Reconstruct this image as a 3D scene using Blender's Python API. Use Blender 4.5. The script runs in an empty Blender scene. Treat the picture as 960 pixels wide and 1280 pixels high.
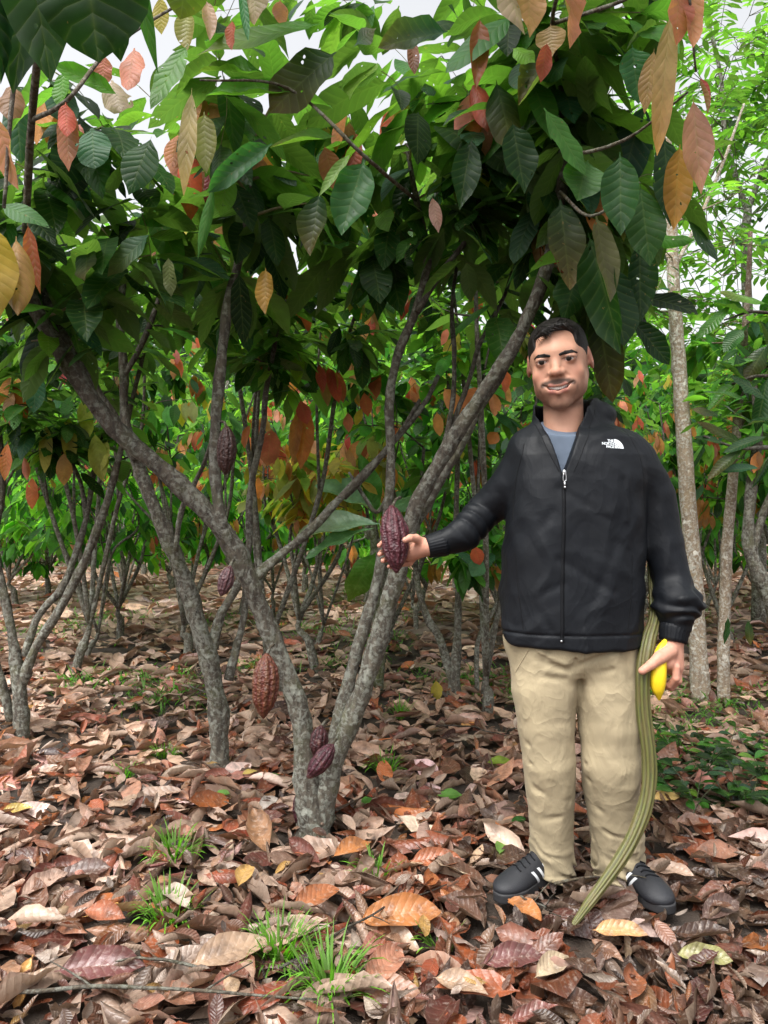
import bpy, math, random
import numpy as np
from mathutils import Vector

# ------------------------------------------------------------------ camera, sky, sun, exposure
scene = bpy.context.scene
COL = scene.collection
F = 962.0                       # focal length in photo pixels (photo is 960 x 1280)
CAM_Z = 1.20
cam_d = bpy.data.cameras.new("camera")
cam = bpy.data.objects.new("camera", cam_d)
COL.objects.link(cam)
cam_d.sensor_fit = 'VERTICAL'
cam_d.sensor_height = 36.0
cam_d.lens = 36.0 * F / 1280.0
cam_d.clip_start = 0.05
cam_d.clip_end = 500.0
cam.location = (0, 0, CAM_Z)
cam.rotation_euler = (math.radians(90), 0, 0)
scene.camera = cam

SUN_EL, SUN_AZ = math.radians(62), math.radians(215)
world = bpy.data.worlds.new("World")
scene.world = world
world.use_nodes = True
wn, wl = world.node_tree.nodes, world.node_tree.links
wn.clear()
sky = wn.new('ShaderNodeTexSky')
sky.sky_type = 'NISHITA'
sky.sun_disc = False
sky.sun_elevation = SUN_EL
sky.sun_rotation = SUN_AZ
sky.air_density = 1.0
sky.dust_density = 6.0
sky.ozone_density = 1.0
hs = wn.new('ShaderNodeHueSaturation')
hs.inputs['Saturation'].default_value = 0.12      # a white overcast sky
bg = wn.new('ShaderNodeBackground')
bg.inputs['Strength'].default_value = 0.15
wo = wn.new('ShaderNodeOutputWorld')
wl.new(sky.outputs[0], hs.inputs['Color'])
wl.new(hs.outputs[0], bg.inputs[0])
wl.new(bg.outputs[0], wo.inputs[0])

sun_d = bpy.data.lights.new("sun", 'SUN')
sun_d.energy = 1.5
sun_d.angle = math.radians(30)
sun_d.color = (1.0, 0.97, 0.92)
sun = bpy.data.objects.new("sun", sun_d)
COL.objects.link(sun)
sv = Vector((math.cos(SUN_EL) * math.sin(SUN_AZ), math.cos(SUN_EL) * math.cos(SUN_AZ), math.sin(SUN_EL)))
sun.rotation_euler = sv.to_track_quat('Z', 'Y').to_euler()
sun.location = (0, -4, 12)

scene.view_settings.view_transform = 'Standard'
scene.view_settings.look = 'None'
scene.view_settings.gamma = 1.0
scene.view_settings.exposure = 1.25
scene.render.engine = 'CYCLES'
scene.cycles.max_bounces = 7
scene.cycles.diffuse_bounces = 4
scene.cycles.glossy_bounces = 3
scene.cycles.transmission_bounces = 5
scene.cycles.transparent_max_bounces = 8
scene.cycles.sample_clamp_indirect = 8.0

# ------------------------------------------------------------------ helpers
def at(px, py, Y):
    """photo pixel at depth Y -> world point"""
    return np.array([(px - 480.0) / F * Y, Y, CAM_Z - (py - 640.0) / F * Y])

def gh(x, y):
    """height of the ground"""
    x = np.asarray(x, float); y = np.asarray(y, float)
    h = 0.055 * np.clip(y - 6.0, 0, None) + 0.02 * np.sin(x * 1.3 + 0.5) * np.sin(y * 0.9) * np.clip((y - 2) / 3, 0, 1)
    return h

def unit(v):
    v = np.asarray(v, float)
    return v / np.maximum(np.linalg.norm(v, axis=-1, keepdims=True), 1e-9)

def tag(o, label=None, cat=None, group=None, kind=None):
    if label: o["label"] = label
    if cat: o["category"] = cat
    if group: o["group"] = group
    if kind: o["kind"] = kind
    return o

def empty(name, loc):
    o = bpy.data.objects.new(name, None)
    o.empty_display_size = 0.1
    o.location = [float(c) for c in loc]
    COL.objects.link(o)
    return o

def mesh_obj(name, V, Fq, mat, parent=None, smooth=True, col=None, uv=None, rnd=None):
    """V (n,3) world coordinates; Fq (m,4) or (m,3) index array or a list of faces"""
    me = bpy.data.meshes.new(name)
    V = np.asarray(V, np.float32)
    off = np.zeros(3)
    o = bpy.data.objects.new(name, me)
    if parent is not None:
        p, q = parent, np.zeros(3)
        while p is not None:
            q = q + np.array(p.location); p = p.parent
        V = V - q.astype(np.float32)
    if isinstance(Fq, np.ndarray):
        k = Fq.shape[1]
        me.vertices.add(len(V)); me.vertices.foreach_set("co", V.ravel())
        me.loops.add(Fq.size); me.loops.foreach_set("vertex_index", Fq.ravel().astype(np.int32))
        me.polygons.add(len(Fq))
        me.polygons.foreach_set("loop_start", (np.arange(len(Fq)) * k).astype(np.int32))
        me.polygons.foreach_set("loop_total", np.full(len(Fq), k, np.int32))
        me.update(calc_edges=True)
    else:
        me.from_pydata([tuple(v) for v in V.tolist()], [], [tuple(int(i) for i in f) for f in Fq])
        me.update()
    if smooth:
        me.polygons.foreach_set("use_smooth", np.ones(len(me.polygons), bool))
    if col is not None:
        a = me.color_attributes.new("Col", 'FLOAT_COLOR', 'POINT')
        c4 = np.ones((len(V), 4), np.float32); c4[:, :3] = col
        a.data.foreach_set("color", c4.ravel())
    if rnd is not None:
        a = me.attributes.new("Rnd", 'FLOAT', 'POINT')
        a.data.foreach_set("value", np.asarray(rnd, np.float32))
    if uv is not None:
        l = me.uv_layers.new(name="UVMap")
        li = np.empty(len(me.loops), np.int32); me.loops.foreach_get("vertex_index", li)
        l.data.foreach_set("uv", np.asarray(uv, np.float32)[li].ravel())
    if mat is not None:
        me.materials.append(mat)
    COL.objects.link(o)
    if parent is not None:
        o.parent = parent
    return o

def copy_tree(o, parent=None):
    c = o.copy(); COL.objects.link(c)
    if parent is not None: c.parent = parent
    for ch in list(o.children):
        copy_tree(ch, c)
    return c

# smooth pseudo noise: a sum of sine waves
class Waves:
    def __init__(self, seed, n=9, f0=1.0, octaves=3, gain=0.5):
        r = np.random.RandomState(seed)
        self.k, self.p, self.a = [], [], []
        for o_ in range(octaves):
            for i in range(n):
                self.k.append(unit(r.normal(size=3)) * f0 * 2 ** o_ * (0.7 + 0.6 * r.rand()) * 2 * math.pi)
                self.p.append(r.rand() * 6.28); self.a.append(gain ** o_ / math.sqrt(n) * 1.2)
        self.k = np.array(self.k); self.p = np.array(self.p); self.a = np.array(self.a)
    def __call__(self, P):
        out = np.zeros(len(P))
        for k, p, a in zip(self.k, self.p, self.a):
            out += a * np.sin(P @ k + p)
        return out

# ------------------------------------------------------------------ tubes (trunks, limbs, twigs)
def catmull(P, n):
    P = np.asarray(P, float)
    if len(P) == 2:
        t = np.linspace(0, 1, n + 1)[:, None]
        return P[0] * (1 - t) + P[1] * t
    A = np.vstack([2 * P[0] - P[1], P, 2 * P[-1] - P[-2]])
    out = []
    for i in range(1, len(A) - 2):
        p0, p1, p2, p3 = A[i - 1:i + 3]
        for t in np.linspace(0, 1, n, endpoint=False):
            out.append(0.5 * ((2 * p1) + (-p0 + p2) * t + (2 * p0 - 5 * p1 + 4 * p2 - p3) * t * t + (-p0 + 3 * p1 - 3 * p2 + p3) * t ** 3))
    out.append(A[-2])
    return np.array(out)

class Tubes:
    def __init__(self):
        self.V, self.Fq, self.C, self.n = [], [], [], 0
    def add(self, P, R, sub=4, sides=8, rough=0.0, seed=0, col=(0.1, 0.08, 0.06), col2=None):
        P = np.asarray(P, float); R = np.atleast_1d(np.asarray(R, float))
        if len(R) == 1: R = np.repeat(R, len(P))
        if len(R) == 2 and len(P) != 2: R = np.linspace(R[0], R[1], len(P))
        Q = catmull(np.hstack([P, R[:, None]]), sub) if sub > 1 else np.hstack([P, R[:, None]])
        C, r = Q[:, :3], np.maximum(Q[:, 3], 0.0004)
        m = len(C)
        T = np.gradient(C, axis=0); T = unit(T)
        n0 = np.cross(T[0], [0.3, 1, 0.2]); n0 = unit(n0)
        N = [n0]
        for i in range(1, m):
            v = N[-1] - T[i] * np.dot(N[-1], T[i]); N.append(unit(v))
        N = np.array(N); B = np.cross(T, N)
        th = np.linspace(0, 2 * math.pi, sides, endpoint=False)
        if rough > 0:
            rs = np.random.RandomState(seed)
            ph = rs.rand(6) * 6.28
            s = np.concatenate([[0], np.cumsum(np.linalg.norm(np.diff(C, axis=0), axis=1))])
            k = 1 + rough * (np.sin(s[:, None] * 22 + th * 2 + ph[0]) * 0.5 + np.sin(s[:, None] * 55 + th * 3 + ph[1]) * 0.35 + np.sin(s[:, None] * 9 + th + ph[2]) * 0.6)
            # small knots
            for _ in range(int(s[-1] / 0.14) + 1):
                s0, t0 = rs.rand() * s[-1], rs.rand() * 6.28
                k += 0.3 * rs.rand() * np.exp(-((s[:, None] - s0) / 0.018) ** 2) * np.clip(np.cos(th - t0), 0, 1)
        else:
            k = np.ones((m, sides))
        V = C[:, None, :] + (N[:, None, :] * np.cos(th)[None, :, None] + B[:, None, :] * np.sin(th)[None, :, None]) * (r[:, None] * k)[:, :, None]
        V = V.reshape(-1, 3)
        i = np.arange(m - 1)[:, None] * sides; j = np.arange(sides)[None, :]; j2 = (j + 1) % sides
        q = np.stack([i + j, i + j2, i + sides + j2, i + sides + j], -1).reshape(-1, 4) + self.n
        caps = [list(range(self.n + sides - 1, self.n - 1, -1)), list(range(self.n + (m - 1) * sides, self.n + m * sides))]
        self.V.append(V); self.Fq.append(q); self.capsl = getattr(self, 'capsl', []) + caps
        c1 = np.array(col); c2 = np.array(col if col2 is None else col2)
        tt = np.linspace(0, 1, m)[:, None]
        self.C.append(np.repeat(c1 * (1 - tt) + c2 * tt, sides, axis=0))
        self.n += len(V)
        return C, r
    def build(self, name, mat, parent=None):
        V = np.vstack(self.V)
        q = np.vstack(self.Fq)
        # caps as fans of quads (degenerate-free for even side counts)
        extra = []
        for c in self.capsl:
            k = len(c)
            for a in range(1, k - 2, 2):
                extra.append([c[0], c[a], c[a + 1], c[a + 2]])
            if k % 2 == 1:
                pass
        if extra: q = np.vstack([q, np.array(extra)])
        return mesh_obj(name, V, q, mat, parent, col=np.vstack(self.C))

# ------------------------------------------------------------------ leaves
PT = np.array([0, .04, .075, .12, .22, .38, .55, .72, .84, .92, .97, 1.0])
PW = np.array([.03, .025, .08, .38, .74, .97, 1.0, .86, .58, .28, .10, .0])
PW_ELL = np.array([.03, .03, .12, .30, .62, .92, 1.0, .88, .60, .34, .15, .0])
PW_LIN = np.array([.10, .3, .5, .7, .9, 1.0, .95, .8, .55, .34, .15, .0])

class Leaves:
    def __init__(self, seed=0):
        self.r = np.random.RandomState(seed)
        self.rows = []
    def add(self, base, d, up, L, W, droop=0.4, fold=0.25, twist=0.0, wave=0.06, curl=0.0, col=(.04, .1, .02), col2=None):
        self.rows.append((base, d, up, L, W, droop, fold, twist, wave, curl, col, col if col2 is None else col2))
    def build(self, name, mat, parent=None, ns=8, k=2, prof=PW):
        N = len(self.rows)
        g = lambda i: np.array([r[i] for r in self.rows], float)
        B, D, U = g(0), unit(g(1)), unit(g(2))
        L, W, droop, fold, twist, wave, curl = [g(i) for i in range(3, 10)]
        c1, c2 = g(10), g(11)
        t = np.linspace(0, 1, ns + 1)
        if ns == 3: t = np.array([0, .16, .58, 1.0])
        elif ns == 4: t = np.array([0, .10, .34, .68, 1.0])
        elif prof is PW: t = np.concatenate([[0, .06], np.linspace(.12, 1, ns - 1)])
        w = np.interp(t, PT, prof)
        dt = np.diff(t)
        dirs = D[:, None, :] + droop[:, None, None] * (t ** 1.2)[None, :, None] * np.array([0, 0, -1.0])
        dirs = unit(dirs)
        mid = B[:, None, :] + np.concatenate([np.zeros((N, 1, 3)), np.cumsum(0.5 * (dirs[:, 1:] + dirs[:, :-1]) * dt[None, :, None] * L[:, None, None], axis=1)], axis=1)
        S = np.cross(dirs, U[:, None, :]); S = unit(S)
        Nn = np.cross(S, dirs)
        tw = (twist[:, None] * t[None, :])[..., None]
        S, Nn = S * np.cos(tw) + Nn * np.sin(tw), Nn * np.cos(tw) - S * np.sin(tw)
        x = np.linspace(-1, 1, 2 * k + 1)
        X = x[None, None, :, None]; AX = np.abs(X)
        hw = (w[None, :] ** (.7 + .75 * self.r.rand(N))[:, None] * W[:, None] / 2)[..., None, None]
        ph = self.r.rand(N) * 6.28; fr = 1.2 + 1.6 * self.r.rand(N)
        wv = np.sin(t[None, :, None] * fr[:, None, None] * 6.28 + ph[:, None, None] + np.sign(x)[None, None, :] * 1.2)[..., None]
        fo = fold[:, None, None, None]
        ang = fo * AX + curl[:, None, None, None] * AX * AX
        V = mid[:, :, None, :] + S[:, :, None, :] * X * hw * np.cos(ang) + Nn[:, :, None, :] * (AX * hw * np.sin(ang) + wave[:, None, None, None] * W[:, None, None, None] * wv * AX * np.clip(w * 1.5, 0, 1)[None, :, None, None])
        m, c = ns + 1, 2 * k + 1
        V = V.reshape(-1, 3)
        i, j = np.meshgrid(np.arange(ns), np.arange(2 * k), indexing='ij')
        q = np.stack([i * c + j, i * c + j + 1, (i + 1) * c + j + 1, (i + 1) * c + j], -1).reshape(-1, 4)
        q = (q[None] + (np.arange(N) * m * c)[:, None, None]).reshape(-1, 4)
        tt = (t ** 1.5)[None, :, None, None]
        C = np.broadcast_to(c1[:, None, None, :] * (1 - tt) + c2[:, None, None, :] * tt, (N, m, c, 3)).reshape(-1, 3)
        uv = np.stack(np.broadcast_arrays((x * .5 + .5)[None, None, :], t[None, :, None], np.zeros((N, 1, 1)))[:2], -1).reshape(-1, 2)
        rnd = np.repeat(self.r.rand(N), m * c)
        return mesh_obj(name, V, q, mat, parent, col=C, uv=uv, rnd=rnd)

def merge_into(a, b):
    """put the faces of b (twigs) into a (leaves) as one mesh with two materials"""
    def get(o):
        me = o.data; n = len(me.vertices)
        co = np.empty(n * 3, np.float32); me.vertices.foreach_get('co', co)
        li = np.empty(len(me.loops), np.int32); me.loops.foreach_get('vertex_index', li)
        c = np.empty(n * 4, np.float32); me.color_attributes['Col'].data.foreach_get('color', c)
        return co.reshape(-1, 3), li.reshape(-1, 4), c.reshape(-1, 4)
    va, qa, ca = get(a); vb, qb, cb = get(b)
    uva = np.zeros((len(va), 2), np.float32)
    luv = np.empty(len(a.data.loops) * 2, np.float32); a.data.uv_layers[0].data.foreach_get('uv', luv); uva[qa.ravel()] = luv.reshape(-1, 2)
    rn = np.empty(len(va), np.float32); a.data.attributes['Rnd'].data.foreach_get('value', rn)
    par, name = a.parent, 'crown'
    ma, mb = a.data.materials[0], b.data.materials[0]
    off = np.zeros(3); p = par
    while p is not None: off = off + np.array(p.location); p = p.parent
    V = np.vstack([va, vb]) + off.astype(np.float32)
    mea, meb = a.data, b.data
    bpy.data.objects.remove(a); bpy.data.objects.remove(b); bpy.data.meshes.remove(mea); bpy.data.meshes.remove(meb)
    o = mesh_obj(name, V, np.vstack([qa, qb + len(va)]), ma, par, col=np.vstack([ca, cb])[:, :3], uv=np.vstack([uva, np.zeros((len(vb), 2))]), rnd=np.concatenate([rn, np.zeros(len(vb))]))
    o.data.materials.append(mb)
    mi = np.concatenate([np.zeros(len(qa)), np.ones(len(qb))]).astype(np.int32)
    o.data.polygons.foreach_set('material_index', mi)
    return o

# ------------------------------------------------------------------ materials
def new_mat(name):
    m = bpy.data.materials.new(name); m.use_nodes = True
    nt = m.node_tree; nt.nodes.clear()
    out = nt.nodes.new('ShaderNodeOutputMaterial')
    p = nt.nodes.new('ShaderNodeBsdfPrincipled')
    nt.links.new(p.outputs[0], out.inputs[0])
    return m, nt, p, out

class NB:
    """small node builder"""
    def __init__(self, nt): self.nt = nt
    def n(self, t, **kw):
        nd = self.nt.nodes.new(t)
        for k, v in kw.items(): setattr(nd, k, v)
        return nd
    def link(self, a, b): self.nt.links.new(a, b)
    def math(self, op, a, b=None, c=None, clamp=False):
        nd = self.n('ShaderNodeMath', operation=op); nd.use_clamp = clamp
        for i, v in enumerate((a, b, c)):
            if v is None: continue
            if isinstance(v, (int, float)): nd.inputs[i].default_value = v
            else: self.link(v, nd.inputs[i])
        return nd.outputs[0]
    def attr(self, name): 
        nd = self.n('ShaderNodeAttribute'); nd.attribute_name = name; return nd
    def noise(self, vec, scale, detail=3, rough=0.55, dist=0.0):
        nd = self.n('ShaderNodeTexNoise'); nd.inputs['Scale'].default_value = scale
        nd.inputs['Detail'].default_value = detail; nd.inputs['Roughness'].default_value = rough
        nd.inputs['Distortion'].default_value = dist
        if vec is not None: self.link(vec, nd.inputs['Vector'])
        return nd.outputs[0]
    def ramp(self, fac, stops):
        nd = self.n('ShaderNodeValToRGB'); cr = nd.color_ramp
        while len(cr.elements) < len(stops): cr.elements.new(0.5)
        for e, (p, c) in zip(cr.elements, stops):
            e.position = p; e.color = (*c, 1) if len(c) == 3 else c
        self.link(fac, nd.inputs[0]); return nd.outputs[0]
    def mix(self, fac, a, b, mode='MIX'):
        nd = self.n('ShaderNodeMix', data_type='RGBA', blend_type=mode)
        for s, v in ((0, fac), (6, a), (7, b)):
            if isinstance(v, (int, float)): nd.inputs[s].default_value = v
            elif isinstance(v, tuple): nd.inputs[s].default_value = (*v, 1) if len(v) == 3 else v
            else: self.link(v, nd.inputs[s])
        return nd.outputs[2]
    def bump(self, h, strength, dist, normal=None):
        nd = self.n('ShaderNodeBump'); nd.inputs['Strength'].default_value = strength
        nd.inputs['Distance'].default_value = dist; self.link(h, nd.inputs['Height'])
        if normal is not None: self.link(normal, nd.inputs['Normal'])
        return nd.outputs[0]
    def obj(self): return self.n('ShaderNodeTexCoord').outputs['Object']
    def mapping(self, vec, scale):
        nd = self.n('ShaderNodeMapping'); nd.inputs['Scale'].default_value = scale
        self.link(vec, nd.inputs['Vector']); return nd.outputs[0]

def leaf_mat(name, rough=0.34, trans=0.38, vein=0.5, bump=0.6, dry=False, holes=False, bumpd=0.004, nv=10.0):
    m, nt, p, out = new_mat(name); b = NB(nt)
    uv = b.n('ShaderNodeUVMap'); sx = b.n('ShaderNodeSeparateXYZ'); b.link(uv.outputs[0], sx.inputs[0])
    col = b.attr("Col").outputs['Color']; rnd = b.attr("Rnd").outputs['Fac']
    s = b.math('ABSOLUTE', b.math('SUBTRACT', b.math('MULTIPLY', sx.outputs[0], 2.0), 1.0))
    phs = b.math('SUBTRACT', b.math('MULTIPLY', sx.outputs[1], nv), b.math('MULTIPLY', b.math('POWER', s, 0.85), 1.5))
    tri = b.math('MULTIPLY', b.math('ABSOLUTE', b.math('SUBTRACT', b.math('FRACT', phs), 0.5)), 2.0)  # 1 on a vein
    veinm = b.math('POWER', tri, 7.0)
    midm = b.math('POWER', b.math('SUBTRACT', 1.0, s, clamp=True), 22.0)
    allv = b.math('MAXIMUM', b.math('MULTIPLY', veinm, 0.75), midm, clamp=True)
    quilt = b.math('SUBTRACT', 1.0, b.math('POWER', tri, 2.2))
    geo = b.n('ShaderNodeNewGeometry')
    co = b.obj()
    n1 = b.noise(co, 14.0 if not dry else 22.0, 4, 0.6)
    n2 = b.noise(co, 70.0, 2, 0.6)
    vcol = b.mix(0.55, col, (0.30, 0.36, 0.12) if not dry else (0.42, 0.30, 0.2))
    c = b.mix(b.math('MULTIPLY', allv, vein), col, vcol)
    if dry:
        dark = b.mix(0.75, c, (0.035, 0.018, 0.012))
        c = b.mix(b.ramp(n1, [(0.44, (0, 0, 0)), (0.68, (0.8, 0.8, 0.8))]), c, dark)
        pale = b.mix(0.6, c, (0.5, 0.42, 0.36))
        c = b.mix(b.ramp(n2, [(0.55, (0, 0, 0)), (0.8, (0.7, 0.7, 0.7))]), c, pale)
    else:
        dk = b.mix(1.0, c, (0.55, 0.55, 0.5), 'MULTIPLY')
        c = b.mix(b.ramp(n1, [(0.35, (0, 0, 0)), (0.7, (0.8, 0.8, 0.8))]), dk, c)
        spot = b.ramp(b.math('ADD', n2, b.math('MULTIPLY', rnd, 0.06)), [(0.74, (0, 0, 0)), (0.78, (1, 1, 1))])
        c = b.mix(b.math('MULTIPLY', spot, 0.7), c, (0.16, 0.10, 0.04))
    # paler, duller underside
    under = b.mix(0.45, c, (0.12, 0.17, 0.06) if not dry else (0.36, 0.27, 0.20))
    c = b.mix(geo.outputs['Backfacing'], c, under)
    b.link(c, p.inputs['Base Color'])
    rr = b.math('ADD', b.math('MULTIPLY', n1, 0.25), rough - 0.12)
    b.link(rr, p.inputs['Roughness'])
    p.inputs['Specular IOR Level'].default_value = 0.22 if not dry else 0.42
    h = b.math('ADD', b.math('MULTIPLY', quilt, 0.9 if not dry else .45), b.math('MULTIPLY', n1, 0.8 if not dry else 2.4))
    h = b.math('SUBTRACT', h, b.math('MULTIPLY', midm, 0.5))
    nrm = b.bump(h, bump, bumpd)
    b.link(nrm, p.inputs['Normal'])
    tr = b.n('ShaderNodeBsdfTranslucent'); b.link(nrm, tr.inputs['Normal'])
    tc = b.mix(1.0, c, (2.3, 3.0, 1.0) if not dry else (2.0, 1.5, 1.0), 'MULTIPLY')
    b.link(tc, tr.inputs['Color'])
    ms = b.n('ShaderNodeMixShader'); ms.inputs[0].default_value = trans
    b.link(p.outputs[0], ms.inputs[1]); b.link(tr.outputs[0], ms.inputs[2])
    last = ms.outputs[0]
    if holes:
        n3 = b.noise(co, 38.0, 1, 0.5)
        hm = b.ramp(b.math('ADD', n3, b.math('MULTIPLY', rnd, 0.05)), [(0.775, (0, 0, 0)), (0.78, (1, 1, 1))])
        tp = b.n('ShaderNodeBsdfTransparent'); m2 = b.n('ShaderNodeMixShader')
        b.link(hm, m2.inputs[0]); b.link(last, m2.inputs[1]); b.link(tp.outputs[0], m2.inputs[2]); last = m2.outputs[0]
    b.link(last, out.inputs[0])
    return m

M = {}
M['leaf'] = leaf_mat('cacao_leaf', rough=0.45, trans=0.42, bump=0.30, vein=.3, holes=True)
M['leaf_far'] = leaf_mat('far_leaf', rough=0.5, trans=0.5, bump=0.2, vein=.3)
M['leaf_gloss'] = leaf_mat('glossy_leaf', rough=0.26, trans=0.22, bump=0.25, nv=14.0)
M['litter'] = leaf_mat('dry_leaf', rough=0.36, trans=0.08, bump=0.5, vein=.28, dry=True, bumpd=0.004)
M['grass'] = leaf_mat('grass_blade', rough=0.45, trans=0.35, vein=0.1, bump=0.1)

def bark_mat(name, base, dark, lichen=(0.42, 0.44, 0.38), moss=(0.10, 0.12, 0.04), amt=0.55, spot=52.0):
    m, nt, p, out = new_mat(name); b = NB(nt)
    co = b.obj(); col = b.attr("Col").outputs['Color']
    st = b.mapping(co, (1, 1, 0.35))
    n1 = b.noise(st, 45, 6, 0.7, 0.6); n2 = b.noise(co, 9, 4, 0.6)
    c = b.mix(b.ramp(n1, [(0.35, (0, 0, 0)), (0.65, (1, 1, 1))]), dark, base)
    c = b.mix(1.0, c, col, 'MULTIPLY')
    lich = b.noise(co, spot, 5, 0.65, 0.4)
    z = b.math('MULTIPLY', b.attr("Col").outputs['Fac'], 1.0)
    lm = b.ramp(b.math('ADD', lich, b.math('MULTIPLY', n2, 0.25)), [(0.64 - 0.08 * amt, (0, 0, 0)), (0.76 - 0.08 * amt, (.85, .85, .85))])
    lm = b.math('MULTIPLY', lm, b.math('MULTIPLY', z, 0.9, clamp=True), clamp=True)
    mo = b.ramp(b.noise(co, 6, 4, 0.7), [(0.5, (0, 0, 0)), (0.7, (1, 1, 1))])
    c = b.mix(b.math('MULTIPLY', b.math('MULTIPLY', mo, 0.65), z, clamp=True), c, moss)
    c = b.mix(lm, c, lichen)
    big = b.ramp(b.noise(co, 17, 3, 0.6, 0.3), [(0.60, (0, 0, 0)), (0.66, (.9, .9, .9))])
    c = b.mix(b.math('MULTIPLY', big, b.math('MULTIPLY', b.math('SUBTRACT', z, 0.45), 1.7, clamp=True), clamp=True), c, tuple(min(1, v * 1.35) for v in lichen))
    b.link(c, p.inputs['Base Color'])
    p.inputs['Roughness'].default_value = 0.85
    vor = b.n('ShaderNodeTexVoronoi'); vor.inputs['Scale'].default_value = 60; b.link(st, vor.inputs['Vector'])
    h = b.math('ADD', b.math('MULTIPLY', n1, 1.0), b.math('MULTIPLY', vor.outputs[0], 0.5))
    h = b.math('ADD', h, b.math('MULTIPLY', lm, 0.25))
    b.link(b.bump(h, 1.0, 0.010), p.inputs['Normal'])
    return m
M['bark'] = bark_mat('mossy_bark', (0.17, 0.15, 0.115), (0.045, 0.036, 0.028), lichen=(.29, .30, .255))
M['bark_tan'] = bark_mat('spotted_tan_bark', (0.38, 0.30, 0.21), (0.20, 0.145, 0.10), lichen=(0.56, 0.54, 0.48), moss=(0.3, 0.22, 0.12), amt=.55, spot=60)

def simple(name, col, rough=0.6, bump=0.0, bscale=60, bdist=0.002, var=0.0, spec=0.5, sheen=0.0, metallic=0.0):
    m, nt, p, out = new_mat(name); b = NB(nt)
    co = b.obj(); n = b.noise(co, bscale, 3, 0.6)
    if var > 0:
        lo = tuple(c * (1 - var) for c in col); hi = tuple(min(1, c * (1 + var)) for c in col)
        b.link(b.ramp(n, [(0.3, lo), (0.7, hi)]), p.inputs['Base Color'])
    else:
        p.inputs['Base Color'].default_value = (*col, 1)
    p.inputs['Roughness'].default_value = rough
    p.inputs['Specular IOR Level'].default_value = spec
    p.inputs['Metallic'].default_value = metallic
    if sheen: p.inputs['Sheen Weight'].default_value = sheen
    if bump > 0: b.link(b.bump(n, bump, bdist), p.inputs['Normal'])
    return m

# bare soil under the litter
def soil_mat():
    m, nt, p, out = new_mat('damp_soil'); b = NB(nt)
    co = b.obj(); n1 = b.noise(co, 6, 8, 0.65); n2 = b.noise(co, 45, 5, 0.7)
    near = b.ramp(n1, [(0.3, (0.020, 0.014, 0.010)), (0.7, (0.065, 0.045, 0.032))])
    # beyond the modelled leaves the litter carpet reads as mottled brown ground, brightened in place of sunlight
    sx = b.n('ShaderNodeSeparateXYZ'); b.link(co, sx.inputs[0])
    vor = b.n('ShaderNodeTexVoronoi'); vor.inputs['Scale'].default_value = 9; b.link(co, vor.inputs['Vector'])
    vc = b.n('ShaderNodeSeparateColor'); b.link(vor.outputs['Color'], vc.inputs[0])
    lit = b.ramp(vc.outputs[0], [(0.0, (0.08, 0.045, 0.035)), (0.4, (0.28, 0.17, 0.13)), (0.8, (0.42, 0.31, 0.25)), (1.0, (0.52, 0.43, 0.37))])
    far = b.math('MULTIPLY', b.math('SUBTRACT', sx.outputs[1], 6.5), 0.4, clamp=True)
    b.link(b.mix(far, near, lit), p.inputs['Base Color'])
    p.inputs['Roughness'].default_value = 0.9
    b.link(b.bump(b.math('ADD', n1, b.math('MULTIPLY', n2, 0.6)), 1.0, 0.03), p.inputs['Normal'])
    return m
M['soil'] = soil_mat()
# ------------------------------------------------------------------ ground
def build_ground():
    xs = np.concatenate([np.linspace(-120, -8, 20), np.linspace(-7.5, 7.5, 61), np.linspace(8, 120, 20)])
    ys = np.concatenate([[-40, -20, -10, -4], np.linspace(-1, 14, 76), np.linspace(15, 160, 40)])
    X, Y = np.meshgrid(xs, ys, indexing='ij')
    Z = gh(X, Y) + 0.008 * np.sin(X * 5.1 + Y * 2) * np.cos(Y * 6.3)
    Z = np.where(Y > 40, gh(X, 40), Z) - 0.012
    V = np.stack([X, Y, Z], -1).reshape(-1, 3)
    n, m = len(xs), len(ys)
    i, j = np.meshgrid(np.arange(n - 1), np.arange(m - 1), indexing='ij')
    q = np.stack([i * m + j, (i + 1) * m + j, (i + 1) * m + j + 1, i * m + j + 1], -1).reshape(-1, 4)
    o = mesh_obj('ground', V, q, M['soil'])
    tag(o, 'damp soil floor of the plantation under fallen leaves', kind='structure')
build_ground()

LIT = [((.165, .078, .048), 4), ((.27, .165, .11), 4), ((.21, .062, .028), 3), ((.060, .036, .028), 3), ((.31, .235, .19), 4), ((.31, .12, .04), 1.6), ((.30, .16, .12), 3), ((.50, .43, .38), 2.6), ((.13, .05, .04), 2), ((.42, .27, .09), .3)]
LW = np.array([w for c, w in LIT]); LW = LW / LW.sum(); LC = np.array([c for c, w in LIT])

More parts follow.
